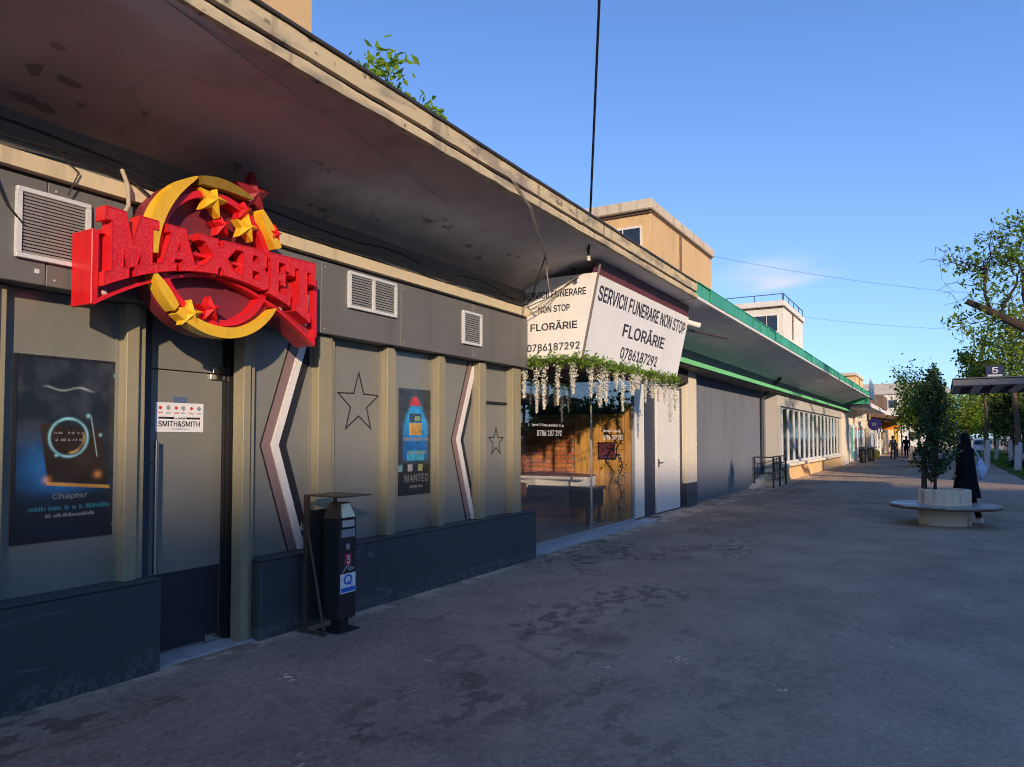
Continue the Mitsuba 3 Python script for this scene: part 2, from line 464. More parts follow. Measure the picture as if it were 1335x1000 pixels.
# ------------------------------------------------------------------ the gaming hall
WX = -4.65
gh = thing('gaming_hall', 'grey shop front with dark plinth, posters and star panels under a stained concrete canopy', 'building')
for (a, b) in ((-8.0, 3.15), (4.0, 8.57)):
    add('plinth', box(-4.9, WX, a, b, -.02, .615, .006), 'plinth_dark', gh)
    add('plinth_ledge', box(-4.86, WX + .006, a + .004, b - .004, .618, .635, .004), 'plinth_dark', gh)
PIL = [(-3.2, -3.05), (-2.38, -2.2), (-1.5, -1.32), (-.66, -.48), (.2, .36), (1.08, 1.24), (2.03, 2.19), (2.91, 3.07), (3.87, 4.01), (4.67, 4.91), (5.6, 5.78), (6.46, 6.64), (7.28, 7.49), (8.06, 8.34)]
GLASSY = {5, 9, 2}
for i, (a, b) in enumerate(PIL):
    z0 = .637 if not (3.1 < a < 4.0) else .0
    add('pilaster', box(-4.84, -4.715, a, b - .07, z0, 2.512, .004), 'pilaster_paint', gh)
    add('pilaster_fillet', box(-4.84, -4.755, b - .068, b, z0, 2.505, .003), 'pilaster_paint', gh)
for i in range(len(PIL) - 1):
    a, b = PIL[i][1], PIL[i + 1][0]
    if 3.0 < a < 3.2:
        continue
    poster_bay = 2.1 < a < 2.3 or 5.7 < a < 5.9 or -.6 < a < -.3
    m = 'bay_glass' if poster_bay else 'panel_grey'
    pm, puv = wall_uv(box(-4.90, -4.822, a - .02, b + .02, .637, 2.515))
    add('panel', pm, m, gh, uv=puv)
    add('panel_frame', cat(box(-4.82, -4.80, a, a + .022, .637, 2.515), box(-4.82, -4.80, b - .022, b, .637, 2.515)), 'panel_grey', gh)
add('wall_core', box(-8.2, -4.905, -8, 3.06, 0, 3.6), 'dark_gap', gh)
add('wall_core', box(-8.2, -4.905, 3.88, 8.34, 0, 3.6), 'dark_gap', gh)
add('wall_core', box(-8.2, -5.02, 3.06, 3.88, 0, 3.6), 'dark_gap', gh)
# frieze of sheet panels with open joints
ys = [-8, -6.2, -4.4, -2.6, -.9, .75, 2.35, 3.42, 4.62, 5.72, 7.02, 8.34]
for a, b in zip(ys[:-1], ys[1:]):
    add('frieze_panel', box(-4.9, WX, a + .003, b - .003, 2.52, 3.155, .004), 'frieze_grey', gh)
add('shadow_joint', box(-4.9, WX - .03, -8, 8.34, 3.157, 3.182), 'reveal_dark', gh)
add('cornice_strip', strip_y([(-4.9, 3.185), (-4.615, 3.185), (-4.612, 3.275), (-4.63, 3.29), (-4.9, 3.29)], -8, 8.36, .12, .003, 4), 'cream_strip', gh)
add('upper_wall', box(-5.1, -4.76, -8, 11.85, 3.292, 3.7), 'frieze_grey', gh)


def vent(y0, y1, z0, z1, cols, n):
    v = add('vent', box(WX + .001, WX + .006, y0 + .02, y1 - .02, z0 + .02, z1 - .02), 'dark_gap', gh)
    w = .028
    fr = [box(WX, WX + .03, y0, y1, z1 - w, z1, .003), box(WX, WX + .03, y0, y1, z0, z0 + w, .003), box(WX, WX + .03, y0, y0 + w, z0 + w, z1 - w), box(WX, WX + .03, y1 - w, y1, z0 + w, z1 - w)]
    for c in range(1, cols):
        yc = y0 + (y1 - y0) * c / cols
        fr.append(box(WX, WX + .029, yc - w / 2, yc + w / 2, z0 + w, z1 - w))
    add('frame', cat(*fr), 'white_frame', v)
    for c in range(cols):
        ya, yb = y0 + (y1 - y0) * c / cols + w * .9, y0 + (y1 - y0) * (c + 1) / cols - w * .9
        for k in range(n):
            z = z0 + w + (z1 - z0 - 2 * w) * (k + .5) / n
            h = (z1 - z0 - 2 * w) / n
            s = trimesh.creation.box((.003, yb - ya, h * .62))
            s.apply_transform(trimesh.transformations.rotation_matrix(math.radians(30), [0, 1, 0]))
            s.apply_translation((WX + .016, (ya + yb) / 2, z))
            add('slat', s, 'slat_metal', v)


vent(2.17, 2.60, 2.66, 3.08, 1, 18)
add('small_plate', box(WX, WX + .006, 2.285, 2.31, 2.585, 2.612), 'white_frame', gh)
for yb in (2.40, 3.47, 4.67, 5.77, 7.07):
    for zb in (2.56, 3.11):
        add('bolt', lathe([(0, 0), (.009, 0), (.008, .004), (0, .006)], 8).apply_transform(trimesh.transformations.rotation_matrix(math.pi / 2, [0, 1, 0])).apply_translation((WX, yb, zb)), 'slat_metal', gh)
vent(4.95, 5.63, 2.79, 3.13, 2, 12)
vent(6.80, 7.19, 2.67, 3.05, 1, 13)
# door in its recess
dz0 = .015
d = add('door', box(-4.985, -4.965, 3.19, 3.865, dz0, 2.105, .003), 'panel_grey', gh)
add('handle', cat(tube([(-4.895, 3.255, .62), (-4.895, 3.255, 1.58)], .016, 12), tube([(-4.965, 3.255, .78), (-4.895, 3.255, .78)], .009), tube([(-4.965, 3.255, 1.42), (-4.895, 3.255, 1.42)], .009)), 'chrome', d, smooth=40)
add('kick_plate', box(-4.9645, -4.960, 3.20, 3.855, .03, .60, .002), 'door_shade_dark', d)  # added dark sheet standing in for the shade over the lower door
add('hinge', cat(box(-4.966, -4.945, 3.74, 3.868, 2.06, 2.105, .004), box(-4.966, -4.94, 3.76, 3.90, 2.112, 2.165, .004)), 'chrome', d)
add('hinge', box(-4.959, -4.935, 3.72, 3.87, .02, .075, .004), 'chrome', d)
add('door_jamb', box(-4.985, -4.86, 3.072, 3.185, 0, 2.515), 'blue_dark', gh)  # dark colour stands for the shadow between post and door
add('door_jamb', box(-4.985, -4.935, 3.8665, 3.875, 0, 2.515), 'dark_gap', gh)
add('transom', box(-4.985, -4.965, 3.19, 3.865, 2.113, 2.515, .003), 'panel_grey', gh)
add('threshold', box(-5.0, -4.70, 3.155, 3.995, -.01, .012, .004), 'step_stone', gh)


def chevron(yb, ym, yt, zb, zm, zt, w, nm):
    c = None
    base = np.array([(yb, zb), (ym, zm), (yt, zt)])
    def band(o0, o1):
        lo = [(y + o0, z) for y, z in base]
        hi = [(y + o1, z) for y, z in base[::-1]]
        return sg.Polygon(lo + hi)
    c = add('chevron', facing_x(poly_solid(band(-w * .02, w * .80), .024), -4.822), 'white_board', gh)
    add('mauve_band', facing_x(poly_solid(band(-w, -w * .06), .012), -4.822), 'mauve', c)
    add('black_band', facing_x(poly_solid(band(w * .81, w * 1.80), .008), -4.822), 'black_gloss', c)  # black plate stands in for the shadow beside the white strip
    add('outline', facing_x(poly_solid(band(-w * 1.12, -w * 1.02), .008), -4.822), 'ink_black', c)


chevron(4.53, 4.225, 4.56, .64, 1.54, 2.50, .095, 0)
chevron(7.24, 6.93, 7.28, .64, 1.58, 2.50, .085, 1)


def outline_star(cx, cz, R, y0=None, y1=None):
    s = sg.Polygon(star2d(cx, cz, R, .40))
    ring = s.difference(s.buffer(-.012, join_style=2))
    if y0 is not None:
        ring = ring.intersection(sg.box(y0, 0, y1, 5))
    add('star_outline', facing_x(poly_solid(ring, .004), -4.822), 'ink_black', gh)


outline_star(5.30, 1.93, .315)
outline_star(7.82, 1.55, .20, 7.5, 8.05)
add('star_slot', box(-4.822, -4.79, 7.52, 8.05, 2.025, 2.055, .004), 'ink_black', gh)

# old concrete canopy over the gaming hall and the florist
CA0, CA1 = -8.0, 11.84
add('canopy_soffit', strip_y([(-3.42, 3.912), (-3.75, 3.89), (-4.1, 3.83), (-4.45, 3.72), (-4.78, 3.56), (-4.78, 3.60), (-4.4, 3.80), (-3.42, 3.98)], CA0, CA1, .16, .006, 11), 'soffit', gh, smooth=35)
low = strip_y([(-3.46, 3.905), (-3.40, 3.902), (-3.392, 3.95), (-3.40, 3.972), (-3.46, 3.972)], CA0, CA1, .045, .011, 21)
add('canopy_edge', low, 'fascia', gh, smooth=30)
add('canopy_groove', box(-3.6, -3.455, CA0, CA1, 3.974, 4.02), 'flashing_dark', gh)
add('canopy_fascia', strip_y([(-3.6, 4.022), (-3.415, 4.022), (-3.41, 4.09), (-3.413, 4.146), (-3.6, 4.146)], CA0, CA1, .06, .006, 31), 'fascia', gh, smooth=30)
add('canopy_flashing', strip_y([(-3.7, 4.148), (-3.39, 4.148), (-3.388, 4.165), (-3.5, 4.185), (-3.7, 4.185)], CA0, CA1, .15, .006, 41), 'flashing_dark', gh)
add('roof_slab', box(-13, -3.61, CA0, CA1, 3.99, 4.145), 'flashing_dark', gh)

# ------------------------------------------------------------------ posters, notices on the shop front
pr('print_dim', (.22, .21, .19), .6)
t = thing('shop_poster', 'dark poster with a glowing ring over a book, left of the grey door', 'poster', 'posters on the grey shop front')
pm, puv = wall_uv(box(-4.82, -4.812, 2.28, 2.96, .97, 2.10))
add('sheet', pm, 'poster_book', t, uv=puv)
add('edge_frame', cat(box(-4.82, -4.806, 2.262, 2.28, .955, 2.115), box(-4.82, -4.806, 2.96, 2.972, .955, 2.115), box(-4.82, -4.806, 2.28, 2.96, 2.10, 2.115), box(-4.82, -4.806, 2.28, 2.96, .955, .97)), 'black_gloss', t)
add('lettering', cat(facing_x(text('Chapter', 2.50, 2.72, 1.205, 1.25, .001), -4.812), facing_x(scribble(2.46, 2.76, 1.10, .024, 5, .001), -4.812), facing_x(scribble(2.50, 2.68, 1.58, .018, 6, .001, .3), -4.812), facing_x(scribble(2.49, 2.68, 1.625, .016, 8, .001, .3), -4.812)), 'print_dim', t, kind='stuff')
pr('ink_cyan', (.03, .15, .20), .6)
add('lettering', facing_x(scribble(2.36, 2.86, 1.145, .032, 9, .001), -4.812), 'ink_cyan', t, kind='stuff')
t = thing('shop_poster', 'narrow poster with a blue glowing bottle shape and red cap, right of the large star', 'poster', 'posters on the grey shop front')
pm, puv = wall_uv(box(-4.82, -4.812, 5.90, 6.48, 1.0, 2.12))
add('sheet', pm, 'poster_bottle', t, uv=puv)
add('lettering', cat(facing_x(scribble(5.97, 6.40, 1.57, .045, 12, .001), -4.812), facing_x(scribble(6.05, 6.35, 1.43, .03, 13, .001), -4.812), facing_x(text('WANTED', 5.98, 6.40, 1.135, 1.215, .001), -4.812), facing_x(scribble(6.08, 6.3, 1.075, .03, 14, .001), -4.812)), 'print_dim', t, kind='stuff')

t = thing('paper_notice', 'white paper notice with black lettering taped to the grey door', 'notice')
NX = -4.964
add('sheet', box(NX, NX + .003, 3.285, 3.69, 1.645, 1.865), 'white_paper', t)
add('lettering', cat(facing_x(text('SMITH&SMITH', 3.31, 3.66, 1.685, 1.728, .001, True), NX + .003), box(NX + .003, NX + .004, 3.31, 3.44, 1.742, 1.757), box(NX + .003, NX + .004, 3.54, 3.66, 1.742, 1.757), facing_x(scribble(3.45, 3.53, 1.742, .014, 3, .001), NX + .003)), 'ink_black', t)
ic = []
for k, yy in enumerate((3.325, 3.39, 3.455, 3.515, 3.585, 3.65)):
    ic.append((k, cat(trimesh.util.concatenate([facing_x(poly_solid(sg.Point(yy, 1.825).buffer(.017 if k % 2 else .013), .001), NX + .003)]), facing_x(scribble(yy - .02, yy + .02, 1.783, .012, 40 + k, .001), NX + .003))))
for k, m in ic:
    add('icon', m, 'ink_grey' if k % 2 else 'ink_red', t, kind='stuff')
add('small_print', facing_x(scribble(3.42, 3.57, 1.662, .012, 77, .001), NX + .003), 'ink_grey', t)
add('tape', box(NX, NX + .0045, 3.43, 3.545, 1.866, 1.91), 'tape_blue', t)

pr('sign_green', (.06, .36, .16), .5)
t = thing('exit_sticker', 'small green and white pictogram sticker above the dark plinth beside the litter bin', 'sticker')
add('sheet', box(-4.822, -4.815, 4.545, 4.62, .67, .90), 'sign_green', t)
add('pictogram', cat(facing_x(poly_solid(sg.Polygon([(4.56, .80), (4.577, .885), (4.595, .81), (4.607, .885), (4.613, .80), (4.595, .785)]), .001), -4.815), box(-4.815, -4.814, 4.557, 4.609, .70, .745)), 'white_paper', t)

# ------------------------------------------------------------------ the red casino sign
SX = -4.42
cs = thing('casino_sign', 'red and yellow casino sign of raised letters over a round starred disc', 'sign')


def arch(y):
    return 2.745 - .29 * ((y - 3.36) / .95) ** 2


yy = np.linspace(2.50, 4.31, 40)
bot = [(y, arch(y) - .10 * min(1, abs(y - 3.36) / .9) - .005) for y in yy]
plaque = sg.Polygon(bot + [(4.31, 2.87), (4.28, 2.885), (2.53, 2.875), (2.50, 2.86)])
add('backing', facing_x(poly_solid(plaque, .17), -4.62), 'sign_red_dark', cs)
rim = plaque.difference(plaque.buffer(-.022, join_style=2))
add('rim', facing_x(poly_solid(rim, .05), -4.449), 'sign_red', cs)
add('end_box', box(-4.62, -4.40, 2.482, 2.502, 2.41, 2.87, .004), 'sign_red', cs)
add('end_box', box(-4.62, -4.40, 4.30, 4.335, 2.42, 2.90, .006), 'sign_red', cs)
for (w0, w1, h0, h1) in ((4.19, 4.285, 2.53, 2.80), (3.97, 4.02, 2.62, 2.76)):
    add('bare_patch', facing_x(poly_solid(sg.Polygon([(w0, h0), (w1 - .02, h0 - .02), (w1, h1 - .03), (w0 + .03, h1)]), .004), -4.449), 'lamp_bulb', cs)  # white reflections on the plaque, set in as pale plates
R = lambda a, b, c, d: sg.box(a, b, c, d)
P = sg.Polygon
GL = {
    'M': unary_union([R(.12, 0, .31, 1), R(.69, 0, .88, 1), P([(.12, 1), (.34, 1), (.5, .5), (.66, 1), (.88, 1), (.57, .16), (.43, .16)]), R(.0, 0, .42, .15), R(.58, 0, 1, .15), R(0, .85, .3, 1), R(.7, .85, 1, 1)]),
    'A': unary_union([P([(.38, 1), (.64, 1), (.94, 0), (.70, 0), (.51, .74), (.30, 0), (.06, 0)]), R(.28, .28, .72, .44), R(0, 0, .42, .15), R(.58, 0, 1, .15), R(.22, .87, .66, 1)]),
    'X': unary_union([P([(.05, 1), (.34, 1), (.95, 0), (.66, 0)]), P([(.66, 1), (.95, 1), (.34, 0), (.05, 0)]), R(0, .87, .42, 1), R(.58, .87, 1, 1), R(0, 0, .42, .14), R(.58, 0, 1, .14)]),
    'B': unary_union([R(0, 0, .36, .14), R(0, .86, .36, 1), R(.08, 0, .34, 1), P([(.2, 1), (.75, 1), (.92, .9), (.92, .62), (.8, .52), (1, .42), (1, .1), (.82, 0), (.2, 0)])]).difference(unary_union([R(.36, .62, .64, .84), R(.36, .16, .7, .42)])),
    'E': unary_union([R(.08, 0, .40, 1), R(0, .86, .95, 1), R(0, 0, 1, .15), R(.3, .43, .72, .57), R(.80, .7, .95, 1), R(.84, 0, 1, .3), R(.62, .36, .74, .64)]),
    'T': unary_union([R(.36, 0, .64, 1), R(0, .84, 1, 1), R(0, .66, .15, 1), R(.85, .66, 1, 1), R(.22, 0, .78, .14)]),
}
for ch, a, b in (('M', 2.535, 2.87), ('A', 2.88, 3.17), ('X', 3.18, 3.52), ('B', 3.535, 3.77), ('E', 3.785, 3.985), ('T', 3.99, 4.25)):
    g = shapely.segmentize(GL[ch], .12)
    def mp(c):
        y = a + (b - a) * c[:, 0]
        top = 2.99 + .02 * abs(y - 3.36)
        z = arch(y) + .008 + (top - arch(y) - .008) * c[:, 1]
        return np.stack([y, z], 1)
    g2 = shapely.transform(g, mp).buffer(.007, join_style=2)
    L = add('letter', facing_x(poly_solid(g2, .105), -4.449), 'letter_red', cs, label=f'raised red slab letter {ch}')
    inner = g2.buffer(-.006, join_style=2)
    lip = g2.difference(inner)
    add('letter_lip', facing_x(poly_solid(lip, .004), -4.3435), 'sign_red', L)
# bulbs at the ends
for (y, z) in ((2.518, 2.47), (2.585, 2.50), (2.518, 2.62)):
    add('bulb', lathe([(0, 0), (.017, 0), (.019, .008), (.012, .022), (0, .026)], 12, (0, 0, 0)).apply_transform(trimesh.transformations.rotation_matrix(math.pi / 2, [0, 1, 0])).apply_translation((-4.449, y, z)), 'lamp_bulb', cs, smooth=40)
CY, CZ = 3.375, 2.87
disc = sg.Point(CY, CZ).buffer(.545, 32)
add('disc_backing', facing_x(poly_solid(disc, .12), -4.62), 'sign_maroon', cs, smooth=30)


def ring_sector(r0, r1, a0, a1, ecc=(0, 0), n=40):
    a = np.radians(np.linspace(a0, a1, n))
    o = [(CY + r1 * math.cos(x), CZ + r1 * math.sin(x)) for x in a]
    i = [(CY + ecc[0] + r0 * math.cos(x), CZ + ecc[1] + r0 * math.sin(x)) for x in a[::-1]]
    return P(o + i).buffer(0)


add('red_ring', facing_x(poly_solid(sg.Point(CY, CZ).buffer(.475, 32).difference(sg.Point(CY, CZ).buffer(.43, 32)), .10), -4.499), 'sign_red', cs, smooth=30)
add('outer_ring', facing_x(poly_solid(sg.Point(CY, CZ).buffer(.55, 32).difference(sg.Point(CY, CZ).buffer(.478, 32)), .05), -4.499), 'sign_red_dark', cs, smooth=30)


def crescent(a0, a1, wmax, mat):
    n = 36
    tt = np.linspace(0, 1, n)
    a = np.radians(a0 + (a1 - a0) * tt)
    w = wmax * np.sin(np.pi * np.clip(tt * .8 + .2, 0, 1)) ** .6 + .004
    o = [(CY + .565 * math.cos(x), CZ + .565 * math.sin(x)) for x in a]
    i = [(CY + (.565 - ww) * math.cos(x), CZ + (.565 - ww) * math.sin(x)) for x, ww in zip(a[::-1], w[::-1])]
    add('crescent', facing_x(poly_solid(P(o + i).buffer(0), .10), -4.448), mat, cs, smooth=30)


crescent(188, 112, .085, 'sign_yellow')
crescent(110, 62, .07, 'sign_yellow_shaded')
crescent(20, 52, .075, 'sign_yellow')
crescent(229, 200, .065, 'sign_yellow')
crescent(232, 330, .075, 'sign_yellow')


def relief_star(y, z, R_, mat, rot=90, x=-4.43, h=.05):
    s = star2d(0, 0, R_, .45, rot)
    n = len(s)
    V = [(0, 0, h + .02)] + [(a, b, .02) for a, b in s] + [(a, b, -.05) for a, b in s]
    Fc = []
    for k in range(n):
        j = (k + 1) % n
        Fc += [(0, 1 + k, 1 + j), (1 + k, 1 + n + k, 1 + n + j), (1 + k, 1 + n + j, 1 + j)]
    m = trimesh.Trimesh(np.array(V) + np.array([y, z, 0]), np.array(Fc), process=False)
    add('star', facing_x(m, x), mat, cs)


relief_star(3.316, 3.276, .125, 'sign_yellow', 80, -4.40)
relief_star(3.595, 3.284, .085, 'sign_red', 95)
relief_star(3.406, 3.121, .085, 'sign_red', 100)
relief_star(3.606, 3.150, .105, 'sign_yellow', 84, -4.40)
relief_star(3.848, 3.159, .075, 'sign_red', 90, -4.38)
relief_star(3.716, 3.448, .17, 'sign_red_dark', 92, -4.46)  # darker red puts the canopy shade into this top star
relief_star(3.133, 2.439, .10, 'sign_yellow', 88, -4.38)
relief_star(3.290, 2.496, .09, 'sign_red', 94, -4.38)
add('bracket', cat(box(-4.66, -4.61, 2.75, 2.80, 2.55, 3.1), box(-4.66, -4.61, 3.95, 4.0, 2.55, 3.1)), 'black_steel', cs)

# ------------------------------------------------------------------ litter bin with ashtray
lb = thing('litter_bin', 'tall dark litter bin with stickers under a flat steel rain plate', 'bin')
add('body', box(-4.46, -4.27, 4.48, 4.68, .10, .93, .008), 'black_gloss', lb)
V = np.array([(-4.46, 4.48, .93), (-4.27, 4.48, .93), (-4.27, 4.68, .93), (-4.46, 4.68, .93), (-4.42, 4.52, 1.06), (-4.31, 4.52, 1.06), (-4.31, 4.64, 1.06), (-4.42, 4.64, 1.06)])
add('hood', trimesh.convex.convex_hull(V), 'brown_steel', lb)
add('hood_plate', trimesh.convex.convex_hull(np.array([(-4.264, 4.50, .94), (-4.264, 4.66, .94), (-4.303, 4.53, 1.05), (-4.303, 4.63, 1.05), (-4.270, 4.50, .94), (-4.270, 4.66, .94), (-4.309, 4.53, 1.05), (-4.309, 4.63, 1.05)])), 'hood_lit', lb)  # bright yellowish plate added for the lit front of the hood
add('back_panel', box(-4.52, -4.50, 4.392, 4.70, .10, 1.0), 'black_steel', lb)
add('slot', box(-4.272, -4.266, 4.51, 4.65, .86, .915), 'lamp_bulb', lb)
add('foot', cat(box(-4.42, -4.31, 4.54, 4.63, .012, .10), box(-4.50, -4.24, 4.45, 4.70, 0, .012)), 'black_steel', lb)
add('rain_plate', box(-4.56, -4.14, 4.36, 4.72, 1.118, 1.13, .003), 'brown_steel', lb)
add('post', cat(box(-4.56, -4.53, 4.36, 4.385, 0, 1.118), box(-4.53, -4.515, 4.36, 4.39, .62, 1.118)), 'brown_steel', lb)
add('post', box(-4.56, -4.53, 4.70, 4.72, 0, 1.118), 'brown_steel', lb)
add('brace', cat(tube([(-4.53, 4.37, .9), (-4.36, 4.40, .03)], .012, 6), box(-4.60, -4.30, 4.35, 4.37, .0, .025)), 'brown_steel', lb)
BX = -4.27
add('sticker', box(BX, BX + .002, 4.50, 4.66, .775, .84), 'ink_grey', lb)
pr('ink_pink', (.40, .03, .06), .5)
s = add('sticker', box(BX, BX + .002, 4.54, 4.62, .54, .64), 'ink_pink', lb)
add('mark', facing_x(text('S', 4.565, 4.60, .555, .625, .001, True), BX + .002), 'white_paper', s)
pr('ink_blue', (.04, .14, .5), .5)
s = add('sticker', box(BX, BX + .002, 4.49, 4.67, .315, .475), 'white_paper', lb)
add('mark', cat(facing_x(text('Q', 4.53, 4.63, .375, .465, .001, True), BX + .002), box(BX + .002, BX + .003, 4.495, 4.665, .325, .36)), 'ink_blue', s)
add('sticker', facing_x(poly_solid(sg.LineString([(4.52, .49), (4.56, .53), (4.60, .50), (4.65, .51), (4.58, .535), (4.60, .56)]).buffer(.006), .002), BX), 'ink_grey', lb)
add('sticker', box(BX, BX + .002, 4.56, 4.60, .67, .72), 'ink_grey', lb)

# ------------------------------------------------------------------ the florist
FX = -4.95
fs = thing('flower_shop', 'small glazed funeral florist with white side doors below a corner sign', 'building')
add('floor', box(-8.0, FX + .06, 8.36, 13.0, -.2, .03), 'floor_tile', fs)
add('doorstep', box(-4.98, -4.72, 8.60, 13.6, -.01, .045, .01), 'step_stone', fs)
add('back_wall', box(-8.2, -8.0, 8.36, 17.4, 0, 3.5), 'interior_dark', fs)
add('side_wall', box(-8.0, -4.98, 8.342, 8.42, .03, 2.74), 'interior_dark', fs)
add('ceiling', box(-8.2, -4.9, 8.36, 13.0, 2.76, 2.85), 'interior_dark', fs)
part = add('partition', box(-8.0, -4.99, 12.93, 13.05, .03, 2.75), 'mortar', fs)
rr = random.Random(3)
row = 0
z = .05
while z < 1.92:
    off = .13 if row % 2 else 0
    x = -7.75 - off
    while x < -6.16:
        x1 = min(x + .245, -6.16)
        if x1 - x > .05:
            add('brick', box(x, x1, 12.905 + rr.uniform(0, .008), 12.93, z, z + .068, .003), rr.choice(['brick', 'brick', 'brick_b']), part)
        x += .258
    z += .081
    row += 1
for k in range(9):
    x = -6.15 + k * .129
    add('plank', box(x, x + .122, 12.90 + rr.uniform(0, .006), 12.93, .04, 2.05 + (.35 if k > 7 else 0), .004), rr.choice(['wood_light', 'wood_light_b']), part)
add('upper_board', box(-8, -5.0, 12.91, 12.929, 2.06, 2.74), 'interior_dark', part)
# glazing
for (a, b) in ((8.62, 11.0), (11.03, 12.9)):
    add('shop_pane', facing_x(poly_solid(sg.box(a, .10, b, 2.66), .001), FX), 'pane_glass', fs)
for a in (8.58, 12.9):
    add('glazing_post', box(FX - .03, FX + .03, a, a + .04, .045, 2.70, .003), 'slat_metal', fs)
for a in (11.0,):
    add('glazing_post', box(FX - .012, FX + .012, a, a + .03, .10, 2.66), 'slat_metal', fs)
add('glazing_rail', box(FX - .03, FX + .03, 8.62, 12.9, .045, .10), 'slat_metal', fs)
add('glazing_rail', box(FX - .03, FX + .03, 8.62, 12.9, 2.66, 2.74), 'slat_metal', fs)
add('window_lettering', cat(facing_x(text('Servicii Funerare Non Stop', 8.98, 10.00, 1.76, 1.81, .001), FX + .003), facing_x(text('0786 187 292', 9.14, 9.92, 1.63, 1.715, .001), FX + .003)), 'white_paper', fs)
add('window_lettering', cat(facing_x(text('Servicii Funerare', 11.5, 12.3, 1.70, 1.75, .001), FX + .003), facing_x(text('0786 187 292', 11.5, 12.4, 1.57, 1.65, .001), FX + .003)), 'white_paper', fs)
# side doors and pier
add('door_wall', box(-5.5, -5.16, 13.05, 16.6, 0, 2.75), 'blue_dark', fs)
for k, (a, b) in enumerate(((13.08, 13.98), (14.72, 16.30))):
    dd = add('door', box(-5.16, -5.12, a, b, .03, 2.68, .005), 'white_door', fs, label='white side door' if k else 'narrow white side door next to the glazing')
    add('handle', cat(tube([(-5.12, a + .12, 1.08), (-5.07, a + .12, 1.08), (-5.07, a + .25, 1.08)], .012, 8), box(-5.12, -5.11, a + .09, a + .15, .98, 1.16)), 'black_steel', dd)
add('lintel_wall', box(-5.5, -5.0, 8.4, 16.6, 2.86, 3.56), 'interior_dark', fs)
pier = add('pier', box(-5.5, -5.05, 16.6, 17.42, .55, 3.32, .006), 'cream_wall', fs)
add('base', box(-5.5, -5.045, 16.595, 17.425, 0, .548, .006), 'plinth_dark', pier)
# furnishing seen through the glass
t = thing('display_table', 'long black draped counter before the brick wall inside the florist', 'table')
add('top', box(-7.6, -5.35, 11.9, 12.6, .66, .72, .01), 'black_gloss', t)
add('drape', box(-7.55, -5.40, 11.95, 12.55, .34, .66), 'cloth_black', t)
for x in (-7.5, -5.5):
    for y in (12.0, 12.5):
        add('leg', box(x, x + .05, y, y + .05, .03, .34), 'black_steel', t)


def coffin(y, x0, x1, z, mat, lab):
    k = thing('coffin', lab, 'coffin', 'coffins on show inside the florist')
    prof = [(x0, 0), (x0 + .1, .2), (x0 + .5, .26), (x1 - .1, .19), (x1, 0)]
    bm = trimesh.convex.convex_hull(np.array([(px, y + s * .5 * w, z + zz) for (px, w) in ((x0, .42), (x0 + .5, .62), (x1, .34)) for s in (-1, 1) for zz in (0, .17)]))
    add('case', bm, mat, k)
    lm = trimesh.convex.convex_hull(np.array([(px, y + s * .5 * w, z + zz) for (px, w, zt) in ((x0 - .02, .44, .21), (x0 + .5, .64, .25), (x1 + .02, .36, .21)) for (s, zz) in ((-1, .175), (1, .175), (-.5, zt), (.5, zt))]))
    add('lid', lm, mat if mat != 'satin' else 'coffin_brown', k)
    add('lining', box(x0 + .05, x1 - .05, y - .33, y + .33, z + .11, z + .172, .02), 'satin', k)
    return k


coffin(12.25, -7.0, -5.5, .725, 'satin', 'white lined coffin on the black counter inside the florist')
coffin(10.9, -7.6, -6.2, .62, 'coffin_brown', 'brown polished coffin with white lining on a trestle behind the left pane')
t = thing('trestle', 'dark trestle stand below the brown coffin inside the florist', 'stand')
add('top', box(-7.5, -6.25, 10.65, 11.15, .57, .615), 'brown_steel', t)
for x in (-7.4, -6.35):
    for y in (10.7, 11.1):
        add('leg', box(x, x + .04, y - .02, y + .02, .03, .57), 'brown_steel', t)
t = thing('wall_plaque', 'small dark purple plaque on the plank wall inside the florist', 'plaque')
add('board', box(-5.62, -5.30, 12.86, 12.89, 1.22, 1.5), 'maroon_board', t)
add('rim', cat(box(-5.64, -5.28, 12.855, 12.895, 1.5, 1.52), box(-5.64, -5.28, 12.855, 12.895, 1.2, 1.22)), 'black_steel', t)

# the corner sign
sgn = thing('funeral_sign', 'two sided white corner sign of the florist with dark lettering, leaning outwards', 'sign')
n1 = np.array([-3.93, 2.62])
F2 = lambda y, f, o=0.0: np.array([-3.93 + .225 * f + o * .98, y, 2.63 + 1.05 * f - o * .2])
side = trimesh.convex.convex_hull(np.array([(-4.82, 8.45, 2.63), (-3.935, 8.45, 2.62), (-3.70, 8.45, 3.70), (-4.82, 8.45, 3.70), (-4.82, 8.49, 2.63), (-3.935, 8.49, 2.62), (-3.70, 8.49, 3.70), (-4.82, 8.49, 3.70)]))
add('side_panel', side, 'banner_white', sgn)
front = trimesh.convex.convex_hull(np.array([F2(8.49, 0), F2(12.36, 0), F2(8.49, 1), F2(12.36, 1), F2(8.49, 0, -.03), F2(12.36, 0, -.03), F2(8.49, 1, -.03), F2(12.36, 1, -.03)]))
add('front_panel', front, 'banner_white', sgn)
add('top_board', trimesh.convex.convex_hull(np.array([F2(8.46, 1.01, -.035), F2(12.37, 1.01, -.035), F2(8.46, 1.16, -.035), F2(12.37, 1.19, -.035), F2(8.46, 1.01, -.07), F2(12.37, 1.01, -.07), F2(8.46, 1.16, -.07), F2(12.37, 1.19, -.07)])), 'maroon_board', sgn)
add('corner_trim', tube([F2(8.468, -.005, .004), F2(8.468, 1.13, .004)], .020, 8), 'banner_trim', sgn, smooth=40)
add('bottom_trim', cat(tube([F2(8.47, -.01), F2(12.37, -.01)], .016, 6), tube([(-4.82, 8.455, 2.622), (-3.93, 8.455, 2.61)], .016, 6)), 'banner_trim', sgn)
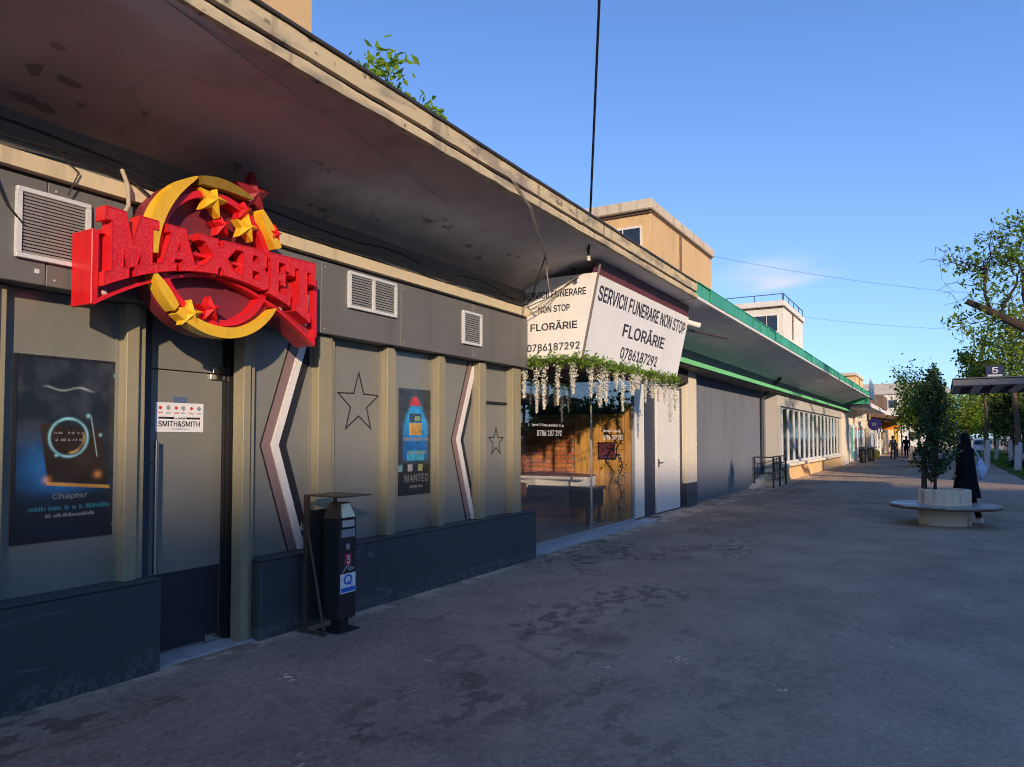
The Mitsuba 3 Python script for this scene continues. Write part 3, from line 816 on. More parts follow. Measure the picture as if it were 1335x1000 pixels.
add('end_panel', trimesh.convex.convex_hull(np.array([F2(12.34, 0, -.03), F2(12.34, 1, -.03), (-4.9, 12.34, 2.64), (-4.9, 12.34, 3.70), F2(12.36, 0, -.03), F2(12.36, 1, -.03), (-4.9, 12.36, 2.64), (-4.9, 12.36, 3.70)])), 'banner_white', sgn)
add('bottom_board', trimesh.convex.convex_hull(np.array([F2(8.49, .012, -.03), F2(12.34, .012, -.03), (-4.9, 8.49, 2.645), (-4.9, 12.34, 2.645), F2(8.49, .03, -.03), F2(12.34, .03, -.03), (-4.9, 8.49, 2.665), (-4.9, 12.34, 2.665)])), 'banner_trim', sgn)
for (tx, a, b, c, d_) in (('SERVICII FUNERARE', -4.78, -3.86, 3.435, 3.53), ('NON STOP', -4.55, -4.09, 3.245, 3.335), ('FLORĂRIE', -4.67, -3.985, 3.01, 3.135), ('0786187292', -4.72, -3.95, 2.74, 2.84)):
    add('lettering', facing_s(text(tx, a, b, c, d_, .003, True), 8.449), 'banner_ink', sgn)


def on_front(m):
    v = np.array(m.vertices)
    m.vertices = np.array([F2(a, (b - 2.63) / 1.05, .001 + c) for a, b, c in v])
    return m


for (tx, a, b, f0, f1) in (('SERVICII FUNERARE NON STOP', 8.60, 12.27, .71, .90), ('FLORĂRIE', 9.62, 11.38, .385, .60), ('0786187292', 9.68, 11.22, .10, .255)):
    add('lettering', on_front(text(tx, a, b, 2.63 + 1.05 * f0, 2.63 + 1.05 * f1, .003, True)), 'banner_ink', sgn)
add('strut', cat(tube([(-4.1, 8.6, 3.70), (-4.1, 8.6, 3.85)], .012, 6), tube([(-4.0, 12.2, 3.70), (-4.0, 12.2, 3.85)], .012, 6)), 'black_steel', sgn)

# hanging garland
ga = thing('flower_garland', 'garland of green leaves and hanging white blossom below the corner sign', 'garland')
path = [(-4.80 + .87 * k / 14, 8.40, 2.60) for k in range(15)] + [(-3.92, 8.47 + 3.88 * k / 50, 2.60) for k in range(51)]


def leaf_soup(centers, size, n_rand=RNG, flat=.0):
    c = np.asarray(centers, float)
    n = len(c)
    a = n_rand.normal(size=(n, 3))
    a /= np.linalg.norm(a, axis=1, keepdims=True)
    b = np.cross(a, n_rand.normal(size=(n, 3)))
    b /= np.linalg.norm(b, axis=1, keepdims=True)
    s = np.asarray(size) * n_rand.uniform(.6, 1.25, n) if np.ndim(size) == 0 else size
    s = s[:, None]
    nrm = np.cross(a, b) * s * .18
    V = np.stack([c - a * s, c + b * s * .45 + nrm, c + a * s, c - b * s * .45 + nrm], 1).reshape(-1, 3)
    i = np.arange(n)[:, None] * 4
    Fc = np.concatenate([i + [0, 1, 2], i + [0, 2, 3]], 0)
    return trimesh.Trimesh(V, Fc, process=False)


lv = []
for p in path:
    for _ in range(26):
        lv.append(np.array(p) + RNG.normal(0, (.035, .05, .045)))
lv = np.array(lv)
k = RNG.random(len(lv)) < .6
add('foliage', leaf_soup(lv[k], .035), 'leaf_fresh', ga, kind='stuff')
add('foliage', leaf_soup(lv[~k], .035), 'leaf_mid', ga, kind='stuff')
strands = [(-4.74, 8.40, .42, .05), (-4.55, 8.40, .55, .04), (-4.44, 8.40, .5, .05), (-4.24, 8.40, .42, .05), (-4.02, 8.40, .48, .05), (-3.93, 8.75, .50, .07), (-3.93, 9.05, .42, .09), (-3.93, 9.25, .38, .08), (-3.93, 9.62, .34, .05), (-3.93, 9.85, .44, .06), (-3.93, 10.25, .40, .10), (-3.93, 10.48, .26, .09), (-3.93, 10.8, .46, .05), (-3.93, 11.12, .38, .08), (-3.93, 11.4, .45, .06), (-3.93, 11.72, .36, .08), (-3.93, 12.0, .5, .06), (-3.93, 12.28, .42, .05)]
for (x, y, L, w) in strands:
    L, w = L * RNG.uniform(.75, 1.45), w * RNG.uniform(.6, 1.35)
    n = int(170 + 2500 * w)
    tt = RNG.random(n) ** .75
    wd = w * (.95 - .8 * tt)
    c = np.stack([x + RNG.normal(0, 1, n) * wd * .55, y + RNG.normal(0, 1, n) * wd * .55, 2.58 - L * tt], 1)
    add('blossom_strand', leaf_soup(c, .019), 'flower_white', ga, kind='stuff')
# trailing vine at the right end of the glazing
vv = np.array([(-5.05 + .05 * math.sin(k * .9), 12.5 + .06 * math.cos(k * .7), 2.3 - k * .075) for k in range(30)])
t = thing('trailing_vine', 'dark trailing vine hanging down behind the glass near the white door', 'vine')
add('stem', tube(vv, .012, 6), 'bark_dark', t)
add('foliage', leaf_soup(np.repeat(vv, 6, 0) + RNG.normal(0, .04, (180, 3)), .035), 'leaf_dark', t)

# ------------------------------------------------------------------ camera and pipe under the canopy
t = thing('security_camera', 'small white security camera at the far end of the funeral sign', 'camera')
add('body', tube([(-3.78, 12.42, 3.62), (-3.58, 12.58, 3.56)], .05, 12), 'white_board', t, smooth=40)
add('lens', tube([(-3.60, 12.565, 3.565), (-3.565, 12.59, 3.555)], .03, 12), 'black_gloss', t, smooth=40)
add('arm', tube([(-3.80, 12.40, 3.63), (-3.83, 12.36, 3.66)], .015, 6), 'white_board', t)
single('bracket_bar', tube([(-3.78, 12.6, 3.50), (-3.42, 13.9, 3.48)], .022, 8), 'brown_steel', 'dark steel bar reaching out under the green edged canopy beside the camera', 'bar', smooth=40)

# ------------------------------------------------------------------ the long green edged shop
ls = thing('green_shop', 'long grey shop with green roof edging and a row of tall white framed windows', 'building')
GX = -5.25
G0, G1 = 11.86, 46.0
add('wall', box(-5.8, GX, 17.42, 26.5, 0, 3.29), 'grey_wall', ls)
add('wall', box(-5.8, -4.9, 46.1, 50.0, 0, 3.29), 'cream_wall', ls)
add('green_band', strip_y([(-5.2, 3.195), (-4.62, 3.195), (-4.62, 3.295), (-5.2, 3.295)], 12.95, 49.0, .5, .004, 51), 'green_bright', ls)
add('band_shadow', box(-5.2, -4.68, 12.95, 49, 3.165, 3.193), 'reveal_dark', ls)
add('upper_wall', box(-5.4, -4.78, 11.86, 50, 3.297, 3.7), 'grey_wall', ls)
add('canopy_soffit', strip_y([(-3.42, 3.90), (-3.8, 3.875), (-4.2, 3.78), (-4.8, 3.55), (-4.8, 3.59), (-4.2, 3.84), (-3.42, 3.95)], G0, G1, .8, .004, 61), 'soffit_far', ls, smooth=40)
add('canopy_drip', box(-3.46, -3.40, G0, G1, 3.895, 3.945, .004), 'white_board', ls)
y = G0
k = 0
while y < G1 - .2:
    L = .78 + .12 * ((k * 37) % 5) / 5
    y1 = min(y + L, G1)
    lean = .012 * ((k * 13) % 7 - 3) / 3
    V = np.array([(-3.40 + lean, a, z) for a in (y + .006, y1 - .006) for z in (3.948, 4.165)] + [(-3.46, a, z) for a in (y + .006, y1 - .006) for z in (3.948, 4.165)])
    fp = trimesh.convex.convex_hull(V)
    seam = box(-3.40, -3.378, y1 - .018, y1 + .012, 3.948, 4.18)
    add('flashing_panel', cat(fp, seam), 'green_flash' if k % 3 else 'green_flash_b', ls)
    y = y1
    k += 1
add('flashing_cap', box(-3.55, -3.385, G0, G1, 4.167, 4.182), 'green_flash', ls)
add('roof_slab', box(-13, -3.47, G0, 50, 3.96, 4.16), 'flashing_dark', ls)
add('roof_edge_end', box(-5.2, -3.40, G1 - .05, G1, 3.55, 3.95), 'green_flash', ls)
# window run
add('window_sill', box(-5.170, -4.750, 26.6, 46.1, .55, .66, .01), 'cream_wall', ls)
add('base_wall', box(-5.470, -4.970, 26.5, 46.1, 0, .55), 'tan_wall', ls)
for a in (28.0, 33.0):
    add('base_pier', box(-4.97, -4.82, a, a + .5, 0, .55), 'tan_wall', ls)
add('head_panel', box(-5.270, -4.850, 26.5, 46.1, 2.75, 3.288), 'wall_pale', ls)
add('end_pier', box(-5.270, -4.790, 26.5, 26.74, .0, 2.75), 'wall_pale', ls)
nwin = 15
for k in range(nwin):
    a = 26.75 + k * (19.2 / nwin)
    b = a + 19.2 / nwin
    w = add('window', box(-5.090, -5.010, a, b, .66, 2.75), 'interior_dark', ls)
    add('pane', box(-5.002, -4.995, a + .06, b - .06, .72, 2.69), 'window_glass', w)
    add('frame', cat(box(-5.000, -4.960, a, a + .15, .66, 2.75), box(-5.000, -4.960, b - .06, b - .001, .66, 2.75), box(-5.000, -4.965, a + .15, b - .06, .66, .74), box(-5.000, -4.965, a + .15, b - .06, 2.68, 2.75)), 'white_frame', w)
    add('display', box(-5.008, -5.003, a + .1, a + .1 + .5, .75, .9 + .5 * RNG.random()), ['wood_light', 'purple', 'cream_wall', 'teal_paint'][k % 4], w)
add('downpipe', tube([(-4.55, 25.55, 3.62), (-4.70, 25.55, 3.45), (-5.0, 25.55, 3.12), (-5.17, 25.55, 2.9), (-5.17, 25.55, 0)], .055, 10), 'blue_dark', ls, smooth=40)
add('ramp_kerb', trimesh.convex.convex_hull(np.array([(-5.24, 23.6, 0), (-5.24, 26.48, 0), (-5.24, 26.48, .55), (-5.05, 23.6, 0), (-5.05, 26.48, 0), (-5.05, 26.48, .55)])), 'cream_wall', ls)

t = thing('stair_railing', 'dark steel stair railing at the start of the white framed windows', 'railing')
for y in (24.3, 25.4, 26.5):
    add('post', box(-4.62, -4.57, y, y + .05, 0, 1.0), 'black_steel', t)
for z in (.25, .5, .75, .98):
    add('rail', box(-4.61, -4.58, 24.3, 26.5, z, z + .035), 'black_steel', t)
add('rail', cat(box(-5.2, -4.6, 24.3, 24.34, .96, 1.0), box(-5.2, -4.6, 24.3, 24.34, .45, .49), box(-5.2, -5.16, 24.3, 24.34, 0, 1.0)), 'black_steel', t)
for k in range(5):
    add('baluster', tube([(-4.595, 24.4 + k * .42, .97), (-4.595, 24.7 + k * .42, .27)], .012, 6), 'black_steel', t)
t = thing('doorstep_stairs', 'low concrete steps behind the dark stair railing', 'steps')
for k in range(3):
    add('step', box(-5.2, -4.66, 25.2 + k * .3, 26.45, .15 * k, .15 * (k + 1), .01), 'concrete', t)

# ------------------------------------------------------------------ stair towers on the roofs
def tower(y0, y1, ztop, mat, lab, railing=False, win=True, depth=5.0, x1=-8.0, z0=4.0):
    t = thing('roof_tower', lab, 'tower', 'stair towers on the arcade roofs')
    w = add('wall', box(x1 - depth, x1, y0, y1, z0, ztop, .01), mat, t)
    r = add('roof', box(x1 - depth - .25, x1 + .12, y0 - .28, y1 + .10, ztop + .002, ztop + .34, .03), 'slab_stone' if mat == 'tan_wall' else 'pale_wall', t)
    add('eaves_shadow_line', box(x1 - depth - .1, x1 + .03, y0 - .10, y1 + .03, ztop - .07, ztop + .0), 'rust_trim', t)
    if win:
        wi = add('window', box(x1 - 1.75, x1 - .30, y0 - .05, y0 + .02, ztop - 1.55, ztop - .45), 'pale_wall', t)
        add('pane', box(x1 - 1.70, x1 - .98, y0 - .056, y0 - .04, ztop - 1.48, ztop - .52), 'window_glass', wi)
        add('pane', box(x1 - .94, x1 - .36, y0 - .056, y0 - .04, ztop - 1.48, ztop - .52), 'window_glass', wi)
    add('downpipe', tube([(x1 + .04, y0 + (y1 - y0) * .42, ztop - .1), (x1 + .04, y0 + (y1 - y0) * .42, ztop - 1.7)], .045, 8), 'rust_trim', t)
    if railing:
        g = add('railing', cat(*([box(x1 + .0, x1 + .04, y0, y1, ztop + .75, ztop + .79), box(x1 - depth, x1, y0 - .02, y0 + .02, ztop + .75, ztop + .79)] + [box(x1, x1 + .04, a, a + .04, ztop + .34, ztop + .75) for a in np.linspace(y0, y1 - .04, 5)] + [box(a, a + .04, y0 - .02, y0 + .02, ztop + .34, ztop + .75) for a in np.linspace(x1 - depth, x1 - .06, 4)])), 'black_steel', t)
    return t


tower(1.2, 7.72, 8.95, 'tan_wall', 'tan stuccoed roof tower cut by the top edge above the red casino sign', win=False)
tower(22.6, 29.85, 9.02, 'tan_wall', 'tan roof tower with a dark window under a pale overhanging slab')
tower(46.0, 53.2, 9.55, 'pale_wall', 'pale cream roof tower with a railing on its flat top', True)
tower(90, 98.5, 8.6, 'tan_wall', 'smallest most distant tan roof tower over the far shops')

# ------------------------------------------------------------------ the far end of the street
t = thing('far_shop', 'cream shop with white display door past the end of the green canopy', 'building')
add('wall', box(-9, -5.2, 50.05, 66, 0, 3.9), 'cream_wall', t)
add('canopy', box(-9, -3.7, 50.05, 66, 3.55, 3.8), 'white_board', t)
for k, a in enumerate((51, 53.6, 56.2, 58.8, 61.4, 64)):
    d = add('door' if k % 2 else 'window', box(-5.2, -5.14, a, a + 1.7, .05 if k % 2 else .7, 2.5), 'white_frame', t)
    add('pane', box(-5.138, -5.132, a + .15, a + 1.55, .2 if k % 2 else .8, 2.35), 'window_glass' if k != 1 else 'teal_paint', d)
add('roof_step', cat(box(-5.4, -3.9, 57, 61, 3.8, 4.5), box(-5.4, -3.6, 61, 66, 3.8, 4.8)), 'rust_trim', t)
t = thing('far_shop', 'shop with a dark brown awning beyond the cream shop', 'building')
add('wall', box(-9, -5.0, 66.05, 120, 0, 3.8), 'tan_wall', t)
add('wall', box(-9, -4.95, 66.05, 80, 0, 3.0), 'cream_wall', t)
add('awning', trimesh.convex.convex_hull(np.array([(-5, 68, 3.8), (-2.6, 68, 3.1), (-2.6, 68, 3.3), (-5, 86, 3.8), (-2.6, 86, 3.1), (-2.6, 86, 3.3), (-5, 68, 3.4), (-5, 86, 3.4)])), 'brown_awning', t)
add('awning_post', cat(box(-2.75, -2.65, 68.2, 68.3, 0, 3.1), box(-2.75, -2.65, 85.7, 85.8, 0, 3.1)), 'brown_awning', t)
for k, a in enumerate((67, 71, 75, 79)):
    w = add('window', box(-4.95, -4.90, a, a + 2.6, .6, 2.6), 'white_frame', t)
    add('pane', box(-4.898, -4.89, a + .15, a + 2.45, .7, 2.5), 'window_glass', w)
t = thing('shop_sign', 'round purple shop sign projecting over the far pavement', 'sign', 'far shop signs')
m = lathe([(0, 0), (.42, 0), (.45, .05), (.42, .1), (0, .1)], 24)
m.apply_transform(trimesh.transformations.rotation_matrix(math.pi / 2, [1, 0, 0]))
m.apply_translation((-4.15, 60, 2.62))
add('board', m, 'purple', t, smooth=40)
add('bracket', box(-5.2, -4.5, 59.93, 59.97, 2.85, 2.92), 'black_steel', t)
add('emblem', box(-4.3, -4.0, 59.885, 59.895, 2.5, 2.72), 'white_board', t)
t = thing('shop_sign', 'orange shop sign board hanging below the brown awning', 'sign', 'far shop signs')
add('board', box(-4.5, -3.3, 74, 74.1, 2.35, 3.1, .02), 'orange', t)
add('hanger', cat(box(-4.3, -4.25, 74.03, 74.07, 3.1, 3.5), box(-3.6, -3.55, 74.03, 74.07, 3.1, 3.35)), 'black_steel', t)
t = thing('shop_sign', 'white sign board above the pavement at the cream far shop', 'sign', 'far shop signs')
add('board', box(-5.1, -4.35, 56, 56.08, 2.75, 3.45, .02), 'white_board', t)
add('mark', box(-4.85, -4.6, 55.99, 55.999, 2.95, 3.25), 'ink_grey', t)
t = thing('banner_board', 'tall pale board standing up at the end of the green canopy', 'board')
add('sheet', trimesh.convex.convex_hull(np.array([(-3.42, 47, 3.95), (-3.42, 50.0, 3.95), (-3.42, 50.0, 4.75), (-3.42, 47, 5.1), (-3.50, 47, 3.95), (-3.50, 50, 3.95), (-3.50, 50, 4.75), (-3.50, 47, 5.1)])), 'white_board', t)
add('prop', box(-3.9, -3.5, 48.2, 48.26, 3.9, 4.4), 'black_steel', t)
t = thing('display_column', 'orange and brown advertising column before the far shops', 'column')
add('shaft', box(-3.35, -3.05, 70, 70.3, 0, 2.5, .02), 'brown_awning', t)
add('cap', box(-3.45, -2.95, 69.9, 70.4, 2.5, 2.62, .02), 'orange', t)
add('panel', box(-3.3, -3.1, 69.985, 69.998, 1.2, 2.4), 'yellow_paint', t)
t = thing('flower_crate', 'yellow crate of goods on the ground outside the far shops', 'crate')
add('crate', box(-4.7, -4.1, 64, 64.6, 0, .55, .02), 'yellow_paint', t)
add('goods', leaf_soup(np.array([-4.4, 64.3, .62]) + RNG.normal(0, (.16, .16, .08), (120, 3)), .06), 'leaf_fresh', t)
for nm, x, y, lab in (('litter_bin', -4.3, 52, 'dark litter bin on the far pavement below the white sign board'), ('litter_bin', -4.05, 55, 'second dark bin on the far pavement, in front of the cream shop')):
    t = thing(nm, lab, 'bin', 'dark bins on the far pavement')
    add('drum', lathe([(0, 0), (.2, 0), (.24, .8), (.26, .82), (.2, .9), (0, .92)], 16, (x, y, 0)), 'black_steel', t, smooth=40)
    add('lid', lathe([(0, .925), (.27, .925), (.22, 1.0), (0, 1.05)], 16, (x, y, 0)), 'blue_dark', t, smooth=40)
t = thing('long_block', 'long pale building with grey roof closing the far end of the street', 'building')
add('wall', box(-26, 2, 150, 162, 0, 9.6), 'pale_wall', t)
add('roof', trimesh.convex.convex_hull(np.array([(-26.4, 149.6, 9.6), (2.4, 149.6, 9.6), (-26.4, 162.4, 9.6), (2.4, 162.4, 9.6), (-24, 156, 12), (0, 156, 12)])), 'slab_stone', t)
for i in range(8):
    for j in range(3):
        w = add('window', box(-24.6 + i * 3.3, -23.0 + i * 3.3, 149.93, 149.99, 1.2 + j * 2.9, 2.8 + j * 2.9), 'white_frame', t)
        add('pane', box(-24.5 + i * 3.3, -23.1 + i * 3.3, 149.91, 149.925, 1.3 + j * 2.9, 2.7 + j * 2.9), 'window_glass', w)

# ------------------------------------------------------------------ planters
def planter(cx, cy, r, h, lab, bench=True):
    t = thing('round_planter', lab, 'planter', 'round planters on the pavement')
    prof = [(0, 0), (r * .97, 0), (r, .02), (r, h * .42), (r * .985, h * .43), (r * .985, h * .47), (r, h * .48), (r, h - .02), (r - .02, h), (r - .075, h), (r - .08, h - .06), (0, h - .06)]
    add('tub', lathe(prof, 48, (cx, cy, 0)), 'concrete', t, smooth=35)
    add('soil', lathe([(0, h - .05), (r - .085, h - .057)], 32, (cx, cy, 0)), 'soil', t)
    if bench:
        add('bench_rim', lathe([(r + .01, .285), (r + .46, .315), (r + .475, .325), (r + .47, .345), (r + .01, .335)], 56, (cx, cy, 0)), 'rust', t, smooth=30)
        nb = 20
        for k in range(nb):
            a0, a1 = 2 * math.pi * (k + .02) / nb, 2 * math.pi * (k + .98) / nb
            aa = np.linspace(a0, a1, 5)
            q = [(cx + (r + .46) * math.cos(a), cy + (r + .46) * math.sin(a)) for a in aa] + [(cx + (r + .015) * math.cos(a), cy + (r + .015) * math.sin(a)) for a in aa[::-1]]
            b = poly_solid(sg.Polygon(q), .028)
            b.apply_translation((0, 0, .346 + .003 * (k % 3)))
            add('seat_board', b, 'bench_board', t)
    return t


planter(.055, 15.75, .43, .655, 'round concrete planter ringed by a circular bench, holding the dark shrub')
planter(-.98, 46.5, .55, .75, 'smaller looking round planter farther up the street below the yellow green tree')

# ------------------------------------------------------------------ trees and shrubs
def limb(pts, r0, r1, seg=8):
    pts = np.asarray(pts, float)
    return tube(pts, np.linspace(r0, r1, len(pts)), seg)


def wobble(a, b, n, amp, rng):
    t = np.linspace(0, 1, n)[:, None]
    p = np.asarray(a) * (1 - t) + np.asarray(b) * t
    p[1:-1] += rng.normal(0, amp, (n - 2, 3))
    return p


def tree(name, lab, base, h, crown_r, mats, leaf, nleaf, trunk_h, trunk_r, seed, bark='bark', white=None, group='trees along the street', squash=1.0, nlimb=9, open_=.35):
    rng = np.random.default_rng(seed)
    t = thing(name, lab, 'tree', group)
    b = np.array(base, float)
    top = b + np.array([rng.normal(0, .15), rng.normal(0, .15), h * .86])
    tr = wobble(b, top, 9, .05 * h / 6, rng)
    add('trunk', limb(tr, trunk_r, trunk_r * .25), bark, t, smooth=60)
    if white:
        add('painted_trunk', limb([b + (0, 0, .02), tr[1] * (white / max(tr[1][2] - b[2], .1)) + b * (1 - white / max(tr[1][2] - b[2], .1))], trunk_r * 1.06, trunk_r * 1.0), 'bark_white', t, smooth=60)
    limbs, tips = [], []
    for k in range(nlimb):
        f = rng.uniform(trunk_h / h, .86)
        p0 = b + (top - b) * f
        a = rng.uniform(0, 2 * math.pi)
        L = crown_r * rng.uniform(.55, 1.0) * (1.1 - .5 * (f - .3))
        p1 = p0 + np.array([math.cos(a) * L, math.sin(a) * L, L * squash * rng.uniform(.15, .75)])
        w = wobble(p0, p1, 6, L * .05, rng)
        limbs.append(limb(w, trunk_r * .38, trunk_r * .07, 6))
        tips += [w[3], w[4], w[5]]
    tips.append(top)
    add('limb', cat(*limbs), bark, t, smooth=60)
    tips = np.array(tips)
    per = nleaf // len(tips)
    C = []
    for q in tips:
        nb = 3
        for _ in range(nb):
            cc = q + rng.normal(0, crown_r * .16, 3)
            C.append(cc + rng.normal(0, crown_r * open_ * .35, (per // nb, 3)) * np.array([1, 1, squash]))
    C = np.vstack(C)
    sel = rng.integers(0, len(mats), len(C) // 40 + 1).repeat(40)[:len(C)]
    for i, mm in enumerate(mats):
        if (sel == i).any():
            add('crown', leaf_soup(C[sel == i], leaf, rng), mm, t, kind='stuff')
    return t


# shrub in the near planter
t = thing('potted_shrub', 'dark green conical shrub growing in the near round planter', 'shrub')
rng = np.random.default_rng(31)
PX, PY = -.11, 15.75
stems = [wobble((PX - .16, PY - .06, .6), (PX - .02, PY, 2.9), 8, .03, rng), wobble((PX + .02, PY + .05, .6), (PX + .10, PY + .05, 2.6), 8, .03, rng)]
add('stem', cat(limb(stems[0], .05, .01), limb(stems[1], .03, .01)), 'bark_dark', t, smooth=60)
C = []
tw = []
for k in range(120):
    f = rng.random() ** .85
    z = .86 + 2.0 * f
    a = rng.uniform(0, 2 * math.pi)
    Rr = (.36 * (1 - f) ** .55 + .05) * rng.uniform(.35, 1.25) * (1 + .25 * math.cos(a + 4 * f))
    p0 = np.array([PX - .04 + .05 * f, PY, z - .14])
    p1 = np.array([PX - .03 + .06 * f + Rr * math.cos(a), PY + Rr * math.sin(a), z + Rr * .5])
    tw.append(limb([p0, (p0 + p1) / 2 + rng.normal(0, .03, 3), p1], .008, .003, 4))
    s = rng.random(30)[:, None]
    C.append(p0 + (p1 - p0) * (.3 + .8 * s) + rng.normal(0, .04, (30, 3)))
C.append(np.array([PX + .04, PY, 2.88]) + rng.normal(0, (.03, .03, .07), (60, 3)))
add('twig', cat(*tw), 'bark_dark', t)
C = np.vstack(C)
s = rng.random(len(C)) < .6
add('foliage', leaf_soup(C[s], .042, rng), 'leaf_fir', t, kind='stuff')
add('foliage', leaf_soup(C[~s], .045, rng), 'leaf_dark', t, kind='stuff')

tree('street_tree', 'yellow green young tree in the farther round planter', (-.98, 46.5, .7), 5.2, 1.25, ['leaf_yellow', 'leaf_mid', 'leaf_fresh'], .10, 4200, 1.2, .07, 41, squash=1.5, nlimb=18, open_=.5)
tree('street_tree', 'bushy green tree rising just behind the far planter tree', (-.3, 56, 0), 5.6, 1.3, ['leaf_mid', 'leaf_yellow', 'leaf_dark'], .12, 3000, 1.2, .09, 42, squash=1.4, nlimb=16, open_=.5)
# overhanging tree whose trunk stands outside the picture on the right
t = thing('overhanging_tree', 'tree with a sawn off limb and fresh leaves reaching in over the shelter', 'tree')
rng = np.random.default_rng(77)
SC = 22 / 15
sc = lambda q: (np.asarray(q, float) - (0, 0, 1.6)) * SC + (0, 0, 1.6)
add('trunk', limb(wobble((6.75, 25.8, 0), (6.3, 25.5, 9.8), 8, .07, rng), .30, .10), 'bark', t, smooth=60)
lp = np.array([(4.55, 17.5, 2.3), (3.4, 16.6, 2.7), (2.4, 15.9, 3.0), (1.6, 15.3, 3.30), (1.27, 15.05, 3.48), (.95, 15.0, 3.68), (.65, 15.0, 3.88), (.45, 15.0, 4.0)])
add('limb', limb(sc(lp), .15, .075, 10), 'bark_dark', t, smooth=60)
add('limb', limb(sc([(4.4, 17.4, 4.6), (2.9, 16.2, 5.1), (1.9, 15.7, 5.2), (1.5, 15.4, 5.25)]), .10, .03), 'bark', t, smooth=60)
br, C = [], []
for (p0, p1, r, bare) in (((.80, 15.0, 3.78), (.72, 15.1, 4.7), .035, 0), ((.75, 15.05, 4.3), (.85, 15.2, 5.15), .02, 0), ((.95, 15.0, 3.7), (1.3, 15.3, 4.6), .03, 0), ((.74, 15.1, 4.5), (.3, 15.0, 4.75), .018, 0), ((.5, 15.0, 4.55), (-.12, 15.0, 4.82), .012, 1), ((.62, 15.0, 4.3), (.12, 15.0, 4.35), .01, 1), ((.3, 15.0, 4.72), (.0, 14.9, 5.0), .007, 1), ((.56, 15, 3.95), (.2, 15, 4.15), .008, 1), ((.9, 15, 3.7), (.35, 15, 3.55), .01, 0), ((.6, 15, 3.60), (.2, 15, 3.68), .007, 2), ((1.3, 15.1, 3.5), (1.2, 15.1, 4.9), .03, 0), ((1.15, 15.1, 4.4), (.98, 15.1, 5.1), .015, 0), ((1.4, 15.2, 3.45), (1.0, 15.3, 3.05), .015, 0), ((1.5, 15.3, 5.2), (1.0, 15.3, 4.7), .018, 0), ((1.5, 15.3, 5.2), (1.1, 15.3, 5.3), .015, 0)):
    w = wobble(p0, p1, 6, .035, rng)
    br.append(limb(w, r, r * .35, 6))
    if bare == 2:
        C.append(w[-1] + rng.normal(0, (.07, .07, .05), (26, 3)))
    elif bare == 1:
        for q in w[2:]:
            e = q + rng.normal(0, .14, 3)
            br.append(limb([q, e], .004, .002, 4))
    else:
        for q in w[1:]:
            for _ in range(5):
                e = q + rng.normal(0, .16, 3)
                br.append(limb([q, e], .005, .002, 4))
                C.append(e + rng.normal(0, .05, (6 if rng.random() < .8 else 14, 3)))
for _ in range(44):
    q = np.array([rng.uniform(2.9, 6.0), rng.uniform(15.8, 19.5), rng.uniform(4.6, 7.4)])
    C.append(q + rng.normal(0, .16, (16, 3)))
for b_ in br:
    b_.vertices = sc(b_.vertices)
add('branch', cat(*br), 'bark_dark', t, smooth=60)
C = sc(np.vstack(C))
sel = rng.random(len(C))
add('foliage', leaf_soup(C[sel < .5], .068, rng), 'leaf_mid', t, kind='stuff')
add('foliage', leaf_soup(C[sel >= .5], .068, rng), 'leaf_fresh', t, kind='stuff')

for k, (x, y, h, r, mats, lab, th, white) in enumerate((
        (3.1, 41, 9.2, 1.5, ['leaf_mid', 'leaf_yellow'], 'tall sparse tree with a mossy trunk behind the shelter', 4.4, 1.4),
        (2.05, 44, 7.2, 1.1, ['leaf_mid', 'leaf_yellow'], 'thin pale tree left of the mossy trunk', 4.4, 1.5),
        (1.7, 58, 5.3, 1.7, ['leaf_fresh', 'leaf_yellow'], 'bright lime green tree seen under the shelter roof', 2.2, None),
        (3.3, 60, 5.8, 1.7, ['leaf_mid', 'leaf_dark'], 'darker leafy tree behind the white trunks', 2.2, 1.5),
        (3.35, 48, 5.4, 1.2, ['leaf_dark', 'leaf_mid'], 'tree with a white painted trunk beside the grass verge', 1.9, 1.5),
        (4.2, 52, 6.0, 1.5, ['leaf_dark', 'leaf_mid'], 'tree with a white painted trunk at the picture edge', 2.0, 1.5),
        (5.2, 72, 7.0, 2.2, ['leaf_mid', 'leaf_dark'], 'broad tree far off over the parked cars', 2.2, None),
        (1.2, 84, 6.4, 2.4, ['leaf_mid', 'leaf_fresh'], 'distant round tree behind the white tent', 2.0, None),
        (8.4, 95, 8.5, 3.2, ['leaf_mid', 'leaf_dark'], 'big distant tree behind the broad one', 2.4, None))):
    tree('street_tree', lab, (x, y, 0), h, r, mats, .085 + y * .0010, 2400, th, .10 + .01 * (h - 5), 100 + k, white=white, squash=1.3, nlimb=13, open_=.5)

for k, (x, y) in enumerate(((9, 37), (10.5, 42), (9.5, 47), (11, 53), (10, 60), (12, 68))):  # row out of view, added to darken the florist glass reflections
    tree('street_tree', ['unseen added tree nearest the shelter across the verge', 'second unseen added tree across the verge', 'third unseen added tree across the verge', 'fourth unseen added tree across the verge', 'fifth unseen added tree across the verge', 'last unseen added tree across the verge'][k], (x, y, 0), 3.7, 1.9, ['leaf_dark', 'leaf_mid'], .26, 2200, .8, .13, 300 + k, squash=1.0, nlimb=16, open_=.6)

